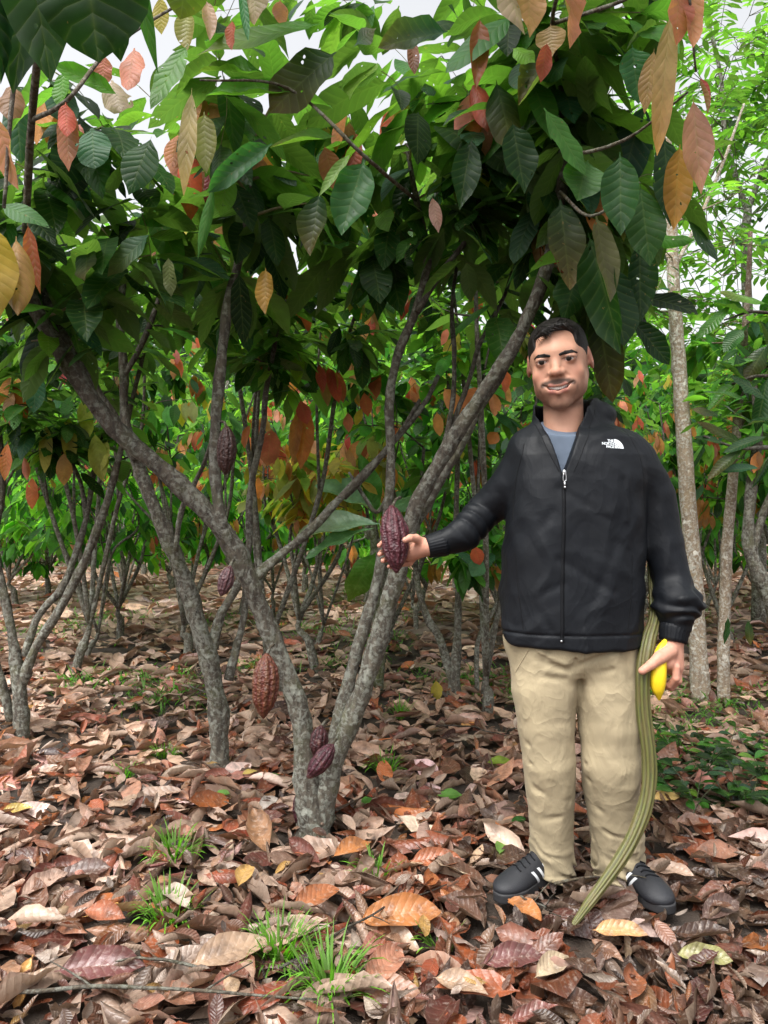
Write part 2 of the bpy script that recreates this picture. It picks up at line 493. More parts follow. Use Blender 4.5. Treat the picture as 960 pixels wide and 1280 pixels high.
def litter_leaf(LB, r, x, y, L=None, col=None, z=None, heading=None, tilt=None, pile=0.045):
    L = L or r.uniform(.13, .27)
    z = gh(x, y) + (r.rand() ** 1.5 * pile + 0.012 if z is None else z)
    a = r.rand() * 6.28 if heading is None else heading
    ti = r.normal(0, .17) if tilt is None else tilt
    d = np.array([math.cos(a) * math.cos(ti), math.sin(a) * math.cos(ti), math.sin(ti) + .06])
    up = unit(np.array([r.normal(0, .36), r.normal(0, .36), 1.0]))
    kb = .80 + .38 * min(max((y - 1.9) / 1.6, 0), 1) - (.25 if (x > .35 and y < 2.6) else 0)  # paler with distance: sunlight on the far litter painted into its colour
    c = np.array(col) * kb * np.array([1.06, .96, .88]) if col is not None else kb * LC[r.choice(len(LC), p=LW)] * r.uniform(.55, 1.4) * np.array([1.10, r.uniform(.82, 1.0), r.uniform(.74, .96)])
    curl = r.choice([1, 1, -1]) * r.gamma(2.0, .26)
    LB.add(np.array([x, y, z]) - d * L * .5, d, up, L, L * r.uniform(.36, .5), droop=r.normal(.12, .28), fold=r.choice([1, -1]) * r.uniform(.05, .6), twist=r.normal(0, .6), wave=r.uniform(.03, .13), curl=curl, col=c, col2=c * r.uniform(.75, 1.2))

def build_litter():
    r = np.random.RandomState(5)
    LB = Leaves(6)
    # near carpet
    def band(y0, y1, dens, Lr, pile):
        xw = lambda y: .56 * y + .5
        area = 0
        n = int(dens * (y1 - y0) * 2 * xw((y0 + y1) / 2))
        for _ in range(n):
            y = r.uniform(y0, y1); x = r.uniform(-xw(y1), xw(y1))
            # little bare patches of soil
            if (abs(x + .74) < .13 and abs(y - 2.05) < .10 and r.rand() < .85): continue
            if any(abs((x - ax) * dy - (y - ay) * dx) / math.hypot(dx, dy) < .085 and -.06 < ((x - ax) * dx + (y - ay) * dy) / (dx * dx + dy * dy) < 1.25 for ax, ay, dx, dy in ((.558, 2.49, -.208, -.19), (.736, 2.495, .096, -.255))): continue
            s = r.uniform(*Lr) * (1.0 if y < 3 else .92)
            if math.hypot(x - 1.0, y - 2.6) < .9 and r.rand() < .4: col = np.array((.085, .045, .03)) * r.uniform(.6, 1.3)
            elif x < 0 and r.rand() < .35: col = np.array((.36, .27, .22)) * r.uniform(.7, 1.2)
            elif x > -.1 and y < 3 and r.rand() < .35: col = np.array((.24, .075, .035)) * r.uniform(.6, 1.4)
            elif y > 3.6 and r.rand() < .5: col = np.array((.38, .27, .21)) * r.uniform(.6, 1.2)
            else: col = None
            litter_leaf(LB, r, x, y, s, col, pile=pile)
    band(1.2, 2.6, 330, (.10, .225), .05)
    band(2.6, 4.2, 230, (.12, .25), .05)
    band(4.2, 7.0, 130, (.13, .26), .05)
    # crumbs and torn pieces between the whole leaves
    for _ in range(5200):
        y = 1.2 + 4.5 * r.rand() ** 1.4; x = r.uniform(-1, 1) * (.56 * y + .4)
        g = r.uniform(.35, 1.1); c = LC[r.choice(len(LC), p=LW)] * g
        litter_leaf(LB, r, x, y, r.uniform(.035, .10), c, tilt=r.normal(0, .5), pile=.07)
    o = LB.build('leaf_litter', M['litter'], ns=7, k=2)
    tag(o, 'thick carpet of brown dry curled leaves covering the plantation floor', kind='stuff')
    LB = Leaves(7)
    band(7.0, 11.0, 60, (.16, .30), .06)
    band(11.0, 17.0, 26, (.2, .36), .08)
    o = LB.build('leaf_litter', M['litter'], ns=4, k=1)
    tag(o, 'carpet of dry leaves fading back between the far stems', kind='stuff')
build_litter()

# leaves one can pick out of the litter: (px, py, L, colour, heading deg, label)
OR, YE, GR, TN, RD, PL, DK, MG = (.38, .15, .05), (.50, .37, .10), (.10, .24, .03), (.34, .23, .155), (.24, .08, .035), (.42, .34, .28), (.05, .03, .03), (.13, .048, .045)
PICK = [
 (655, 1165, .17, OR, -60, 'orange brown leaf lying just in front of the shoe with white stripes'),
 (500, 1172, .28, OR, 10, 'broad orange leaf spread between the grass clump and the striped shoe'),
 (880, 1228, .16, (.26, .25, .10), -15, 'smooth olive green leaf among dark litter near the bottom edge'),
 (790, 1262, .17, RD, 70, 'rusty red flat leaf by the bottom edge below the long green pod'),
 (440, 1085, .20, OR, 40, 'bright orange leaf beside the foot of the pod bearing trunk'),
 (305, 1120, .17, (.50, .30, .10), 85, 'upright amber leaf with a green edge between the grass tufts'),
 (342, 990, .085, GR, 60, 'small fresh green leaf on litter by the pod bearing trunk'),
 (278, 1012, .075, (.14, .30, .06), -10, 'small pale green leaf on litter behind the amber leaf'),
 (458, 1023, .10, (.12, .30, .06), 65, 'bright green heart of a leaf right of the pod bearing trunk'),
 (312, 985, .085, YE, 30, 'small yellow leaf on litter between the two lichen trunks'),
 (624, 970, .13, (.30, .42, .06), 5, 'lime green curled leaf on litter behind the trouser legs'),
 (562, 1015, .13, (.12, .28, .05), -4, 'narrow green leaf flat on litter beside the trousers'),
 (625, 1085, .10, (.22, .40, .10), 80, 'light green leaf standing up beside the striped shoe'),
 (648, 1049, .075, (.03, .12, .02), 20, 'dark green leaf fragment behind the trouser cuff'),
 (20, 1033, .14, YE, 25, 'yellow leaf at the edge of the litter below the multi stemmed trunk'),
 (290, 1222, .26, TN, 25, 'wide tan leaf with clear ribs behind the dry twig'),
 (220, 1148, .20, PL, -50, 'pale folded leaf leaning over the bare soil patch'),
 (125, 1240, .26, MG, 5, 'big plum brown leaf near the bottom twig'),
 (55, 1130, .20, (.42, .28, .22), 60, 'long pinkish leaf tilted up in pale litter'),
 (335, 1025, .16, (.46, .40, .36), 70, 'silvery grey curled leaf in front of the lichen trunks'),
 (130, 1170, .17, (.30, .10, .05), -20, 'red brown crumpled leaf next to the bare soil'),
 (745, 965, .14, (.50, .30, .15), 30, 'light orange leaf on litter behind the trouser cuffs'),
 (833, 1018, .15, (.60, .40, .14), 15, 'yellow orange leaf right beside the low green seedlings'),
 (925, 940, .12, PL, -20, 'cream leaf caught in the low green seedlings'),
 (505, 948, .10, (.42, .30, .2), 15, 'short tan leaf on the litter between trunk and trousers'),
 (640, 1230, .20, MG, 10, 'deeply ribbed plum leaf at the bottom centre'),
 (775, 1195, .17, (.50, .27, .12), -12, 'rust edged leaf touching the tip of the long green pod'),
 (480, 1240, .22, (.36, .16, .10), 60, 'ruddy leaf standing next to the lowest grass clump'),
 (125, 908, .11, (.14, .075, .05), 75, 'dark curled leaf standing up in the pale middle litter'),
 (60, 960, .15, DK, 10, 'blackened leaf lying flat in the pale litter'),
 (395, 1150, .20, (.33, .12, .05), 40, 'brick coloured leaf behind the wide grass clump'),
 (835, 1115, .18, (.44, .30, .22), -25, 'pinkish dry leaf behind the rear shoe'),
 (900, 1165, .20, (.10, .06, .05), 30, 'very dark wet leaf in the shaded litter'),
 (690, 1240, .16, (.42, .33, .22), 40, 'beige leaf with a torn edge near the bottom centre'),
 (545, 1100, .2, (.33, .11, .05), 0, 'red ochre leaf on litter just beside the striped shoe'),
 (575, 1265, .17, TN, -30, 'tan leaf lying across the bottom edge'),
]
def build_picked():
    r = np.random.RandomState(11)
    for px, py, L, c, hd, lab in PICK:
        Y = 1.2 * F / (py - 640); x = (px - 480) / F * Y
        LB = Leaves(r.randint(9999)); L = L * .86
        fresh = c[1] > c[0] * 1.1
        a = math.radians(hd)
        lift = .07
        up = np.array([.1, -.55, 1.0])
        d = np.array([math.cos(a), math.sin(a), .12])
        base = np.array([x, Y, gh(x, Y) + lift]) - unit(d) * L * .5
        LB.add(base, d, up, L, L * .44, droop=.22, fold=.22, twist=r.normal(0, .2), wave=.06, curl=.25 if not fresh else .1, col=c, col2=np.array(c) * .9)
        o = LB.build('fallen_leaf', M['leaf'] if fresh else M['litter'], ns=12, k=3)
        tag(o, lab, 'leaf', 'single leaves lying on the litter')
build_picked()

# ------------------------------------------------------------------ grass
def grass_tuft(px, py, n, h, lab, spread=.05, seed=0):
    r = np.random.RandomState(seed + 31)
    Y = 1.2 * F / (py - 640); x = (px - 480) / F * Y
    LB = Leaves(seed)
    for _ in range(int(n * 1.7)):
        a = r.rand() * 6.28; rr = r.rand() ** .7 * spread * .8
        b = np.array([x + math.cos(a) * rr, Y + math.sin(a) * rr, gh(x, Y) + .01])
        lean = r.uniform(.15, 1.0)
        d = np.array([math.cos(a) * lean, math.sin(a) * lean, 1.0])
        g = r.uniform(1.0, 2.0)
        LB.add(b, d, [math.cos(a), math.sin(a), .4], h * .72 * r.uniform(.5, 1.15), .006 * r.uniform(.7, 1.5), droop=r.uniform(.3, 1.6), fold=.3, wave=0.0, col=(.075 * g, .20 * g, .015 * g), col2=(.12 * g, .28 * g, .03 * g))
    o = LB.build('grass_tuft', M['grass'], ns=6, k=1, prof=PW_LIN)
    tag(o, lab, 'grass tuft', 'grass tufts growing through the litter')
TUFTS = [(348, 1205, 95, .19, 'bright thick grass clump in front of the orange leaf', .06),
 (412, 1252, 85, .22, 'tall grass clump rising from the bottom edge', .05),
 (218, 1078, 60, .18, 'green grass tuft beyond the bare soil patch', .05),
 (210, 1155, 60, .17, 'wispy grass tuft right on the bare soil patch', .07),
 (482, 968, 40, .16, 'grass tuft between the pod bearing trunk and the trousers', .06),
 (500, 900, 30, .20, 'upright yellow green shoots left of the trouser legs', .03),
 (155, 975, 30, .12, 'low grass tuft on the pale litter before the leaning trunk', .06),
 (205, 950, 30, .13, 'small grass tuft beside the foot of the leaning trunk', .06),
 (470, 1102, 22, .14, 'sparse grass blades beside the orange leaf at the trunk foot', .05),
 (548, 1192, 14, .13, 'few thin grass blades close to the striped shoe', .03)]
for i, (px, py, n, h, lab, sp) in enumerate(TUFTS):
    grass_tuft(px, py, n, h, lab, sp, i)

def far_grass():
    r = np.random.RandomState(77); LB = Leaves(3)
    spots = [(800, 900, .35), (840, 870, .5), (900, 905, .45), (760, 905, .2), (940, 880, .4), (400, 800, .35), (430, 830, .3), (470, 810, .3), (200, 855, .4), (210, 880, .3), (110, 860, .3), (60, 800, .6), (130, 790, .5), (330, 840, .2), (500, 780, .6), (620, 850, .3), (560, 850, .3), (90, 740, 1.2), (690, 780, .5), (300, 790, .4), (860, 790, .8), (900, 760, .8), (420, 760, .7), (830, 930, .3), (650, 870, .25)]
    for px, py, sp in spots:
        Y0 = 1.2 * F / (py - 640)
        if Y0 > 9: Y0 = 9
        x0 = (px - 480) / F * Y0
        for _ in range(int(170)):
            x, y = x0 + r.normal(0, sp * .55), Y0 + r.normal(0, sp * .7)
            a = r.rand() * 6.28; g = r.uniform(.6, 1.5)
            LB.add([x, y, gh(x, y) + .01], [math.cos(a) * .7, math.sin(a) * .7, 1], [math.cos(a), math.sin(a), .5], r.uniform(.06, .15), .012, droop=r.uniform(.5, 1.8), fold=.2, col=(.10 * g, .26 * g, .04 * g))
    o = LB.build('grass', M['grass'], ns=3, k=1, prof=PW_LIN)
    tag(o, 'patches of short green grass scattered over the litter behind', kind='stuff')
far_grass()

# sticks and a dry stalk lying on the litter
def stick(px0, py0, px1, py1, r0, lab, side=None, bow=.02, col=(.5, .45, .4)):
    T = Tubes()
    a, c = [np.array([(p - 480) / F * (1.2 * F / (q - 640)), 1.2 * F / (q - 640), 0.0]) for p, q in ((px0, py0), (px1, py1))]
    rs = np.random.RandomState(int(px0 + py0))
    P = []
    for t in np.linspace(0, 1, 7):
        p = a * (1 - t) + c * t
        p[2] = gh(p[0], p[1]) + .06 + bow * math.sin(t * 3.1) + rs.normal(0, .004); p[0] += rs.normal(0, .008)
        P.append(p)
    T.add(P, [r0, r0 * .45], sub=4, sides=6, rough=.12, seed=3, col=col)
    if side:
        for t, dx, dy, dz in side:
            p = P[int(t * 6)]
            T.add([p, p + np.array([dx * .5, dy * .5, dz * .6]), p + np.array([dx, dy, dz])], [r0 * .5, r0 * .25], sub=3, sides=6, col=col)
    tag(T.build('stick', M['bark'], None), lab, 'stick', 'dry sticks on the litter')
stick(-30, 1272, 400, 1280, .006, 'long pale stick lying along the bottom edge', [(.4, -.12, .05, .03), (.7, .1, .08, .02)])
stick(350, 1240, 560, 1130, .004, 'thin dark forked twig across the tan ribbed leaf', [(.5, .05, -.08, .02)], col=(.22, .16, .13))
stick(250, 1245, 130, 1235, .0045, 'light bent twig in front of the plum brown leaf', [(.5, .09, -.03, .01)])
stick(640, 1150, 700, 1175, .004, 'dead grey twig poking out under the striped shoe', [(.5, .06, .03, .05), (.8, .02, -.04, .06)], col=(.4, .33, .28))
stick(700, 1130, 810, 1125, .005, 'dry stalk crossing between the two shoes', [(.5, .03, -.06, .05), (.8, .04, -.08, .03)], col=(.55, .46, .36))
stick(235, 870, 290, 905, .007, 'dry branch on the pale litter beside the leaning trunk', None)
stick(545, 920, 640, 935, .005, 'slender twig on the litter left of the trouser knees', None, col=(.3, .22, .17))
# ------------------------------------------------------------------ trees
DKG = (.010, .036, .008); MDG = (.022, .078, .012); LTG = (.052, .175, .026); YLG = (.14, .28, .035)
BLG = (.028, .085, .045)
RED = (.44, .085, .06); PNK = (.62, .25, .20); ORG = (.48, .19, .06); COP = (.34, .17, .08); OLV = (.30, .30, .10); YEL = (.50, .38, .07); MAG = (.50, .06, .11)

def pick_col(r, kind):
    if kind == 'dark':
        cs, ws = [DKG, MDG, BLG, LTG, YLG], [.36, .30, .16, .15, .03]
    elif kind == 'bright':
        cs, ws = [MDG, LTG, YLG, BLG, DKG], [.25, .38, .22, .10, .05]
    elif kind == 'mid':
        cs, ws = [DKG, MDG, LTG, YLG, BLG], [.18, .32, .26, .12, .12]
    elif kind == 'lime':
        cs, ws = [MDG, LTG, YLG, BLG], [.12, .48, .30, .10]
    elif kind == 'flush':
        cs, ws = [RED, PNK, ORG, COP], [.3, .2, .3, .2]
    elif kind == 'pink':
        cs, ws = [PNK, MAG, RED], [.5, .25, .25]
    elif kind == 'yellow':
        cs, ws = [YEL, OLV, YLG, ORG], [.35, .35, .15, .15]
    c = np.array(cs[r.choice(len(cs), p=ws)])
    if kind == 'bright': c = c * [1.05, 1.2, 1.0]  # sky light through canopy gaps painted in as stronger greens
    if kind == 'lime': c = c * [1.35, 1.55, 1.1]  # bush leaves coloured brighter still, for light the crowns overhead block
    if kind == 'dark': c = c * .85
    return c * r.uniform(.75, 1.3) * np.array([r.uniform(.85, 1.2), 1, r.uniform(.8, 1.2)])

def add_cluster(LB, r, P, axis, n, L, kind='mid', flush=.0, W=.36, droopk=1.0, hang=.12):
    """leaves set alternately along the end of a twig"""
    axis = unit(axis)
    a0 = r.rand() * 6.28
    e1 = unit(np.cross(axis, [0.2, .1, 1]) + 1e-4); e2 = np.cross(axis, e1)
    young = r.rand() < flush
    fk = r.choice(['flush', 'pink', 'yellow'], p=[.62, .2, .18])
    span = L * .95
    for i in range(n):
        t = i / max(n - 1, 1)
        a = a0 + i * 2.4
        side = e1 * math.cos(a) + e2 * math.sin(a)
        b = P - axis * span * (1 - t)
        hor = side.copy(); hor[2] *= .4
        d = unit(hor * (1.0 - .35 * t) + axis * (.35 + .5 * t) + np.array([0, 0, -hang * r.uniform(.3, 1.7)]))
        k = kind
        dr = r.uniform(.3, 1.1) * droopk
        Li = L * r.uniform(.65, 1.12)
        if young and t > .45:
            k = fk; d = unit(d * .5 + np.array([0, 0, -1.0])); dr = r.uniform(.6, 1.5); Li *= .85
        c = pick_col(r, k)
        up = unit(np.array([r.normal(0, .25), r.normal(0, .25), 1.0]) - (.0 if abs(d[2]) < .8 else 1.0) * np.array([0, 1.2, 0]))
        LB.add(b, d, up, Li, Li * W * r.uniform(.85, 1.15), droop=dr, fold=r.uniform(.05, .45), twist=r.normal(0, .35), wave=r.uniform(.02, .07), curl=-r.uniform(0, .35), col=c, col2=c * r.uniform(.8, 1.25))

def grow_twigs(T, skel, clusters, r, r_end=.003, col=(.6, .5, .4), sides=5):
    """join each cluster point to the nearest wood, nearest first, letting twigs branch off twigs. skel: list of (point, radius)"""
    pts = np.array([s[0] for s in skel]); rad = [s[1] for s in skel]
    order = np.argsort([np.min(np.linalg.norm(pts - c, axis=1)) for c in clusters])
    axes = [None] * len(clusters)
    for i in order:
        c = clusters[i]
        dd = np.linalg.norm(pts - c, axis=1) + .35 * np.clip(pts[:, 2] - c[2] + .05, 0, None)
        j = int(np.argmin(dd)); s = pts[j]
        L = np.linalg.norm(c - s)
        if L < .03: axes[i] = unit(r.normal(size=3) * [1, 1, .3] + [0, 0, .3]); continue
        m = s * .5 + c * .5 + r.normal(0, .06, 3) * L + np.array([0, 0, .07 * L])
        r0 = min(rad[j] * .75, r_end * (1 + 2.2 * L) + .0015)
        C, rr = T.add([s, m, c], [r0, r0 * .75, r_end * .7], sub=4, sides=sides, col=col)
        pts = np.vstack([pts, C[2:]]); rad += list(rr[2:])
        axes[i] = unit(c - m)
    return axes

def make_tree(name, lab, cat, base, stems, clusters, seed, leafL=.22, kind='mid', flush=.1, lmat='leaf', bmat='bark', W=.36, nleaf=(7, 11), heroes=None, group=None, stemcol=((1, 1, 1), (.27, .195, .16)), ns=8, k=2, rough=.19, droopk=1.0, sides=10, kindf=None, twig=.0032, hang=.3):
    """stems: list of (points, radii); the first is the trunk, the others limbs"""
    r = np.random.RandomState(seed)
    root = empty(name, base)
    tag(root, lab, cat, group)
    skel = []
    for i, (P, R) in enumerate(stems):
        T = Tubes()
        P = np.asarray(P, float)
        zf = lambda z: np.clip((z - .3) / 1.6, 0, 1)
        c1 = np.array(stemcol[0]) * (1 - zf(P[0][2] - base[2])) + np.array(stemcol[1]) * zf(P[0][2] - base[2])
        c2 = np.array(stemcol[0]) * (1 - zf(P[-1][2] - base[2])) + np.array(stemcol[1]) * zf(P[-1][2] - base[2])
        C, rr = T.add(P, R, sub=6, sides=sides, rough=rough, seed=seed * 7 + i, col=c1, col2=c2)
        skel += [(c, q) for c, q in zip(C, rr)][len(C) // 4:]
        if i > 0 or len(stems) == 1 or True:
            T.build('trunk' if i == 0 else 'limb', M[bmat], root)
    if len(clusters):
        T = Tubes()
        axes = grow_twigs(T, skel, clusters, r, r_end=twig, col=stemcol[1])
        tw_o = T.build('twig', M[bmat], root)
        LB = Leaves(seed + 1)
        for c, a in zip(clusters, axes):
            kk = kindf(c, r) if kindf else (kind, flush)
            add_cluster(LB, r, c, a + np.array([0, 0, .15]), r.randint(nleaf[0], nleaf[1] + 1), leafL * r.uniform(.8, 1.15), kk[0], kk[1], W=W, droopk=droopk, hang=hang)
        if heroes: heroes(LB, r)
        merge_into(LB.build('leaves', M[lmat], root, ns=ns, k=k), tw_o)
    return root

def ell(r, n, c, rad, zmin=None):
    out = []
    while len(out) < n:
        p = r.uniform(-1, 1, 3)
        if np.dot(p, p) > 1: continue
        q = np.array(c) + p * np.array(rad)
        if zmin is not None and q[2] < zmin: continue
        out.append(q)
    return out

def px_stem(pts, Ys, wpx):
    """pts (px,py); Ys depth; wpx widths in photo pixels -> points and radii"""
    n = len(pts)
    Y = np.interp(np.linspace(0, 1, n), np.linspace(0, 1, len(Ys)), Ys)
    P = [at(p[0], p[1], y) for p, y in zip(pts, Y)]
    R = [w * .5 * .75 * y / F for w, y in zip(wpx, Y)]
    return P, R

HR = np.random.RandomState(17)
def hero(LB, x0, y0, x1, y1, Y, wpx, col, col2=None, face=None, dY=0.0, droop=.15, fold=.2, wave=.05, curl=-.15, twist=0.0):
    wave = wave * HR.uniform(.8, 2.2); curl = curl + HR.normal(0, .3); fold = fold + HR.uniform(-.1, .35); twist = twist + HR.normal(0, .35)
    if HR.rand() < .3: col2 = np.array(col if col2 is None else col2) * .5 + np.array((.22, .11, .04)) * .5
    """one leaf from stalk pixel to tip pixel"""
    a, b = at(x0, y0, Y), at(x1, y1, Y + dY)
    d = b - a; L = np.linalg.norm(d)
    up = np.array([0, -1.0, .35]) if face is None else np.array(face, float)
    LB.add(a, unit(d) + np.array([0, 0, droop * .5]), up, L * 1.03, wpx * Y / F, droop=droop, fold=fold, twist=twist, wave=wave, curl=curl, col=col, col2=col2)

# --- the pod bearing tree in the middle
base_a = at(392, 1045, 2.85); base_a[2] = 0
def ps(*a): return px_stem(*a)
A = [
 ps([(392, 1052), (389, 1015), (384, 960), (373, 890), (346, 810), (322, 750), (300, 702), (270, 655), (210, 592), (130, 520), (66, 425), (28, 350), (0, 280)], [2.85, 2.8, 2.65, 2.5], [60, 50, 40, 33, 31, 31, 34, 32, 30, 29, 27, 22, 14]),
 ps([(394, 1052), (402, 1010), (418, 955), (446, 880), (474, 795), (494, 730), (508, 680), (520, 630), (560, 560), (602, 495), (645, 425), (680, 345), (697, 270), (705, 190), (700, 100)], [2.85, 2.83, 2.8, 2.72, 2.6], [46, 44, 36, 32, 31, 30, 27, 25, 25, 24, 22, 21, 19, 15, 8]),
 ps([(400, 1020), (412, 950), (428, 880), (448, 810), (466, 750), (476, 700), (484, 640), (489, 580), (487, 500), (498, 440), (521, 385), (535, 320), (520, 250), (508, 180)], [2.88, 2.95, 3.0, 3.0], [36, 28, 24, 21, 19, 17, 15, 15, 15, 15, 14, 12, 10, 7]),
 ps([(277, 662), (270, 600), (270, 530), (276, 450), (285, 380), (298, 330), (312, 260), (310, 190)], [2.68, 2.75, 2.8], [22, 19, 19, 18, 16, 15, 12, 8]),
 ps([(317, 722), (348, 695), (388, 663), (430, 618), (480, 565), (530, 505), (548, 470)], [2.75, 2.95, 3.2], [18, 15, 14, 13, 11, 9, 7]),
 ps([(430, 622), (462, 590), (500, 540), (525, 500)], [2.98, 3.1], [9, 8, 7, 6]),
 ps([(512, 668), (545, 610), (575, 560), (600, 510), (625, 470), (650, 420), (668, 360)], [2.86, 2.95, 3.0], [16, 16, 15, 14, 13, 11, 8]),
 ps([(120, 515), (105, 470), (70, 400), (48, 345), (40, 270)], [2.6, 2.65, 2.7], [18, 16, 14, 12, 8]),
 ps([(521, 390), (552, 340), (590, 290), (600, 240), (610, 160)], [2.95, 3.0, 3.05], [11, 10, 9, 8, 5]),
 ps([(486, 620), (470, 640), (450, 612), (436, 590)], [3.0, 3.02], [8, 7, 6, 4]),
 ps([(508, 690), (530, 630), (552, 565), (566, 500), (568, 440), (565, 380), (575, 300)], [2.95, 3.1, 3.2], [10, 9, 9, 8, 8, 7, 5]),
 ps([(553, 560), (585, 480), (600, 430), (628, 375), (640, 340)], [3.1, 3.2], [8, 8, 7, 6, 5]),
]
rA = np.random.RandomState(101)
clA = []
clA += ell(rA, 36, (.55, 2.75, 2.75), (.40, .5, .55), 2.1)          # over the man, towards the top edge
clA += ell(rA, 44, (0.0, 3.15, 2.65), (.7, .5, .55), 2.0)
clA += ell(rA, 34, (-.6, 2.9, 2.55), (.5, .55, .6), 1.95)
clA += ell(rA, 22, (-1.2, 2.6, 2.3), (.38, .45, .55), 1.75)
clA += ell(rA, 60, (0.1, 2.6, 3.6), (1.9, 1.5, .45), 3.3)                   # above the frame, shading the rest
clA = [c for c in clA if not (c[2] > 1.5 and abs(c[0] + .78) < .14 and c[2] > 2.75 and c[2] < 3.2)]
clA = [c for c in clA if not (c[0] > .3 and c[2] < 2.15)]
clA += ell(rA, 26, (.80, 2.85, 2.38), (.26, .3, .45), 1.95)
def heroesA(LB, r):
    TNc, PK, BR = (.44, .27, .17), (.55, .22, .15), (.30, .17, .10)
    H = [ # x0 y0 x1 y1 Y w col
     (622, -40, 655, 42, 2.0, 46, (.42, .30, .24)), (660, -45, 662, 45, 2.05, 44, (.48, .25, .13)), (712, -50, 712, 58, 1.95, 42, (.58, .22, .15)),
     (684, 52, 676, 102, 2.1, 22, (.50, .10, .08)), (640, 60, 668, 78, 2.1, 26, (.16, .36, .03)), (688, 30, 690, 70, 2.2, 40, (.40, .25, .13)),
     (838, 15, 822, 190, 1.95, 30, (.42, .28, .17), (.50, .24, .06)), (850, -30, 845, 55, 1.9, 40, (.58, .20, .15)), (862, -25, 866, 58, 1.95, 30, (.55, .22, .12)),
     (866, 120, 876, 240, 2.0, 40, (.42, .19, .16)), (874, 95, 884, 142, 1.95, 18, (.45, .07, .10)), (850, 180, 842, 285, 2.1, 40, (.44, .20, .04)),
     (818, 60, 806, 140, 2.15, 26, (.36, .20, .09)), 
     (775, 190, 776, 292, 2.1, 52, (.035, .105, .035)), (735, 200, 722, 250, 2.2, 60, (.05, .15, .03)), (680, 135, 730, 218, 2.15, 34, (.07, .20, .04)),
     (790, 55, 798, 128, 2.2, 50, (.04, .14, .05)), (745, 270, 762, 375, 2.25, 38, (.14, .13, .07)), (735, 290, 775, 440, 2.3, 64, (.020, .06, .016)),
     (800, 230, 812, 330, 2.3, 50, (.03, .09, .02)), (812, 300, 868, 300, 2.5, 24, (.08, .24, .03)),
     (640, 20, 560, 90, 2.4, 40, (.06, .19, .05)), (700, 40, 650, 130, 2.35, 50, (.02, .07, .02)),
     (455, 200, 428, 292, 2.3, 56, (.040, .13, .040)), (400, 240, 388, 318, 2.35, 44, (.022, .07, .030)), (340, 180, 262, 240, 2.3, 36, (.05, .15, .06)),
     (268, 225, 248, 322, 2.3, 16, (.07, .20, .04)), (240, 110, 230, 242, 2.1, 24, (.42, .32, .18), (.38, .24, .06)), (255, 140, 258, 215, 2.2, 34, (.26, .24, .10)),
     (362, 115, 260, 120, 2.35, 40, (.10, .28, .025)), (420, 65, 340, 140, 2.35, 70, (.015, .05, .012)), (440, 60, 470, 35, 2.35, 36, (.03, .10, .05)), (420, 170, 340, 185, 2.4, 36, (.09, .26, .03)),
     (330, 90, 250, 90, 2.4, 40, (.08, .24, .03)), (400, 30, 250, 70, 2.3, 50, (.07, .22, .03)),
     (405, 180, 420, 240, 2.5, 30, (.34, .12, .05)), (440, 190, 400, 245, 2.3, 16, (.18, .3, .08)),
     (560, 40, 475, 60, 2.4, 50, (.03, .10, .06)), (600, 20, 595, 110, 2.4, 30, (.30, .09, .04)), (515, 50, 518, 92, 2.5, 16, (.28, .10, .07)), (540, 245, 548, 290, 2.6, 16, (.36, .18, .15)),
     (332, 335, 332, 392, 2.5, 26, (.48, .26, .06)), (190, 290, 136, 345, 2.4, 34, (.05, .14, .08)), (110, 310, 106, 350, 2.4, 40, (.03, .09, .04)), (560, 410, 552, 432, 2.7, 10, (.5, .16, .1)),
     (210, 320, 214, 370, 2.5, 20, (.20, .22, .10)),
     (760, 330, 780, 430, 2.55, 54, (.012, .045, .012)), (745, 380, 765, 500, 2.75, 50, (.010, .038, .014)), (800, 300, 800, 400, 2.6, 44, (.014, .05, .012)), (700, 250, 712, 360, 2.5, 50, (.012, .045, .010)), (725, 330, 705, 400, 2.6, 44, (.02, .07, .014)), (790, 400, 835, 455, 2.6, 34, (.012, .045, .010)),
     (640, 150, 655, 240, 2.4, 48, (.014, .05, .012)), (620, 100, 640, 190, 2.5, 46, (.02, .07, .014)), (590, 170, 575, 260, 2.5, 40, (.014, .05, .012)), (830, 170, 838, 280, 2.3, 44, (.014, .05, .012)),
     # coppery leaves near the lens at the left edge
     (-8, 140, 22, 235, 1.6, 44, (.58, .24, .17)), (-18, 270, -2, 395, 1.55, 60, (.42, .28, .05)), (20, 295, 22, 392, 1.6, 46, (.40, .22, .10)), (34, 278, 50, 365, 1.65, 26, (.34, .09, .06)),
     (84, 130, 86, 212, 1.9, 34, (.36, .13, .07)), (82, 128, 84, 170, 1.88, 22, (.50, .10, .07)), (14, 105, 12, 150, 1.9, 34, (.33, .17, .11)),
     (0, 255, 60, 285, 1.7, 30, (.05, .15, .04)),
     (168, 60, 160, 112, 2.0, 32, (.60, .22, .17)), (130, 68, 128, 108, 2.1, 26, (.55, .18, .16)), (140, 100, 150, 140, 2.1, 40, (.50, .38, .32)), (115, 160, 118, 210, 2.1, 44, (.03, .12, .05)),
     (80, 90, 76, 135, 2.0, 24, (.10, .28, .03)), (190, 170, 162, 242, 2.1, 46, (.02, .075, .018)), (235, 55, 190, 135, 2.1, 34, (.08, .22, .03)), (150, 120, 60, 80, 2.0, 28, (.09, .24, .03)),
     (290, 25, 290, 62, 2.2, 18, (.55, .14, .12)), (232, 15, 234, 62, 2.2, 30, (.36, .34, .12)), (200, -5, 202, 42, 2.2, 24, (.50, .38, .10)), (258, 0, 262, 50, 2.2, 22, (.5, .3, .24)), (350, 0, 352, 30, 2.3, 22, (.58, .22, .20)),
     (320, -30, 318, 30, 2.2, 36, (.40, .30, .22)), (300, -20, 310, 50, 2.2, 12, (.06, .2, .08))]
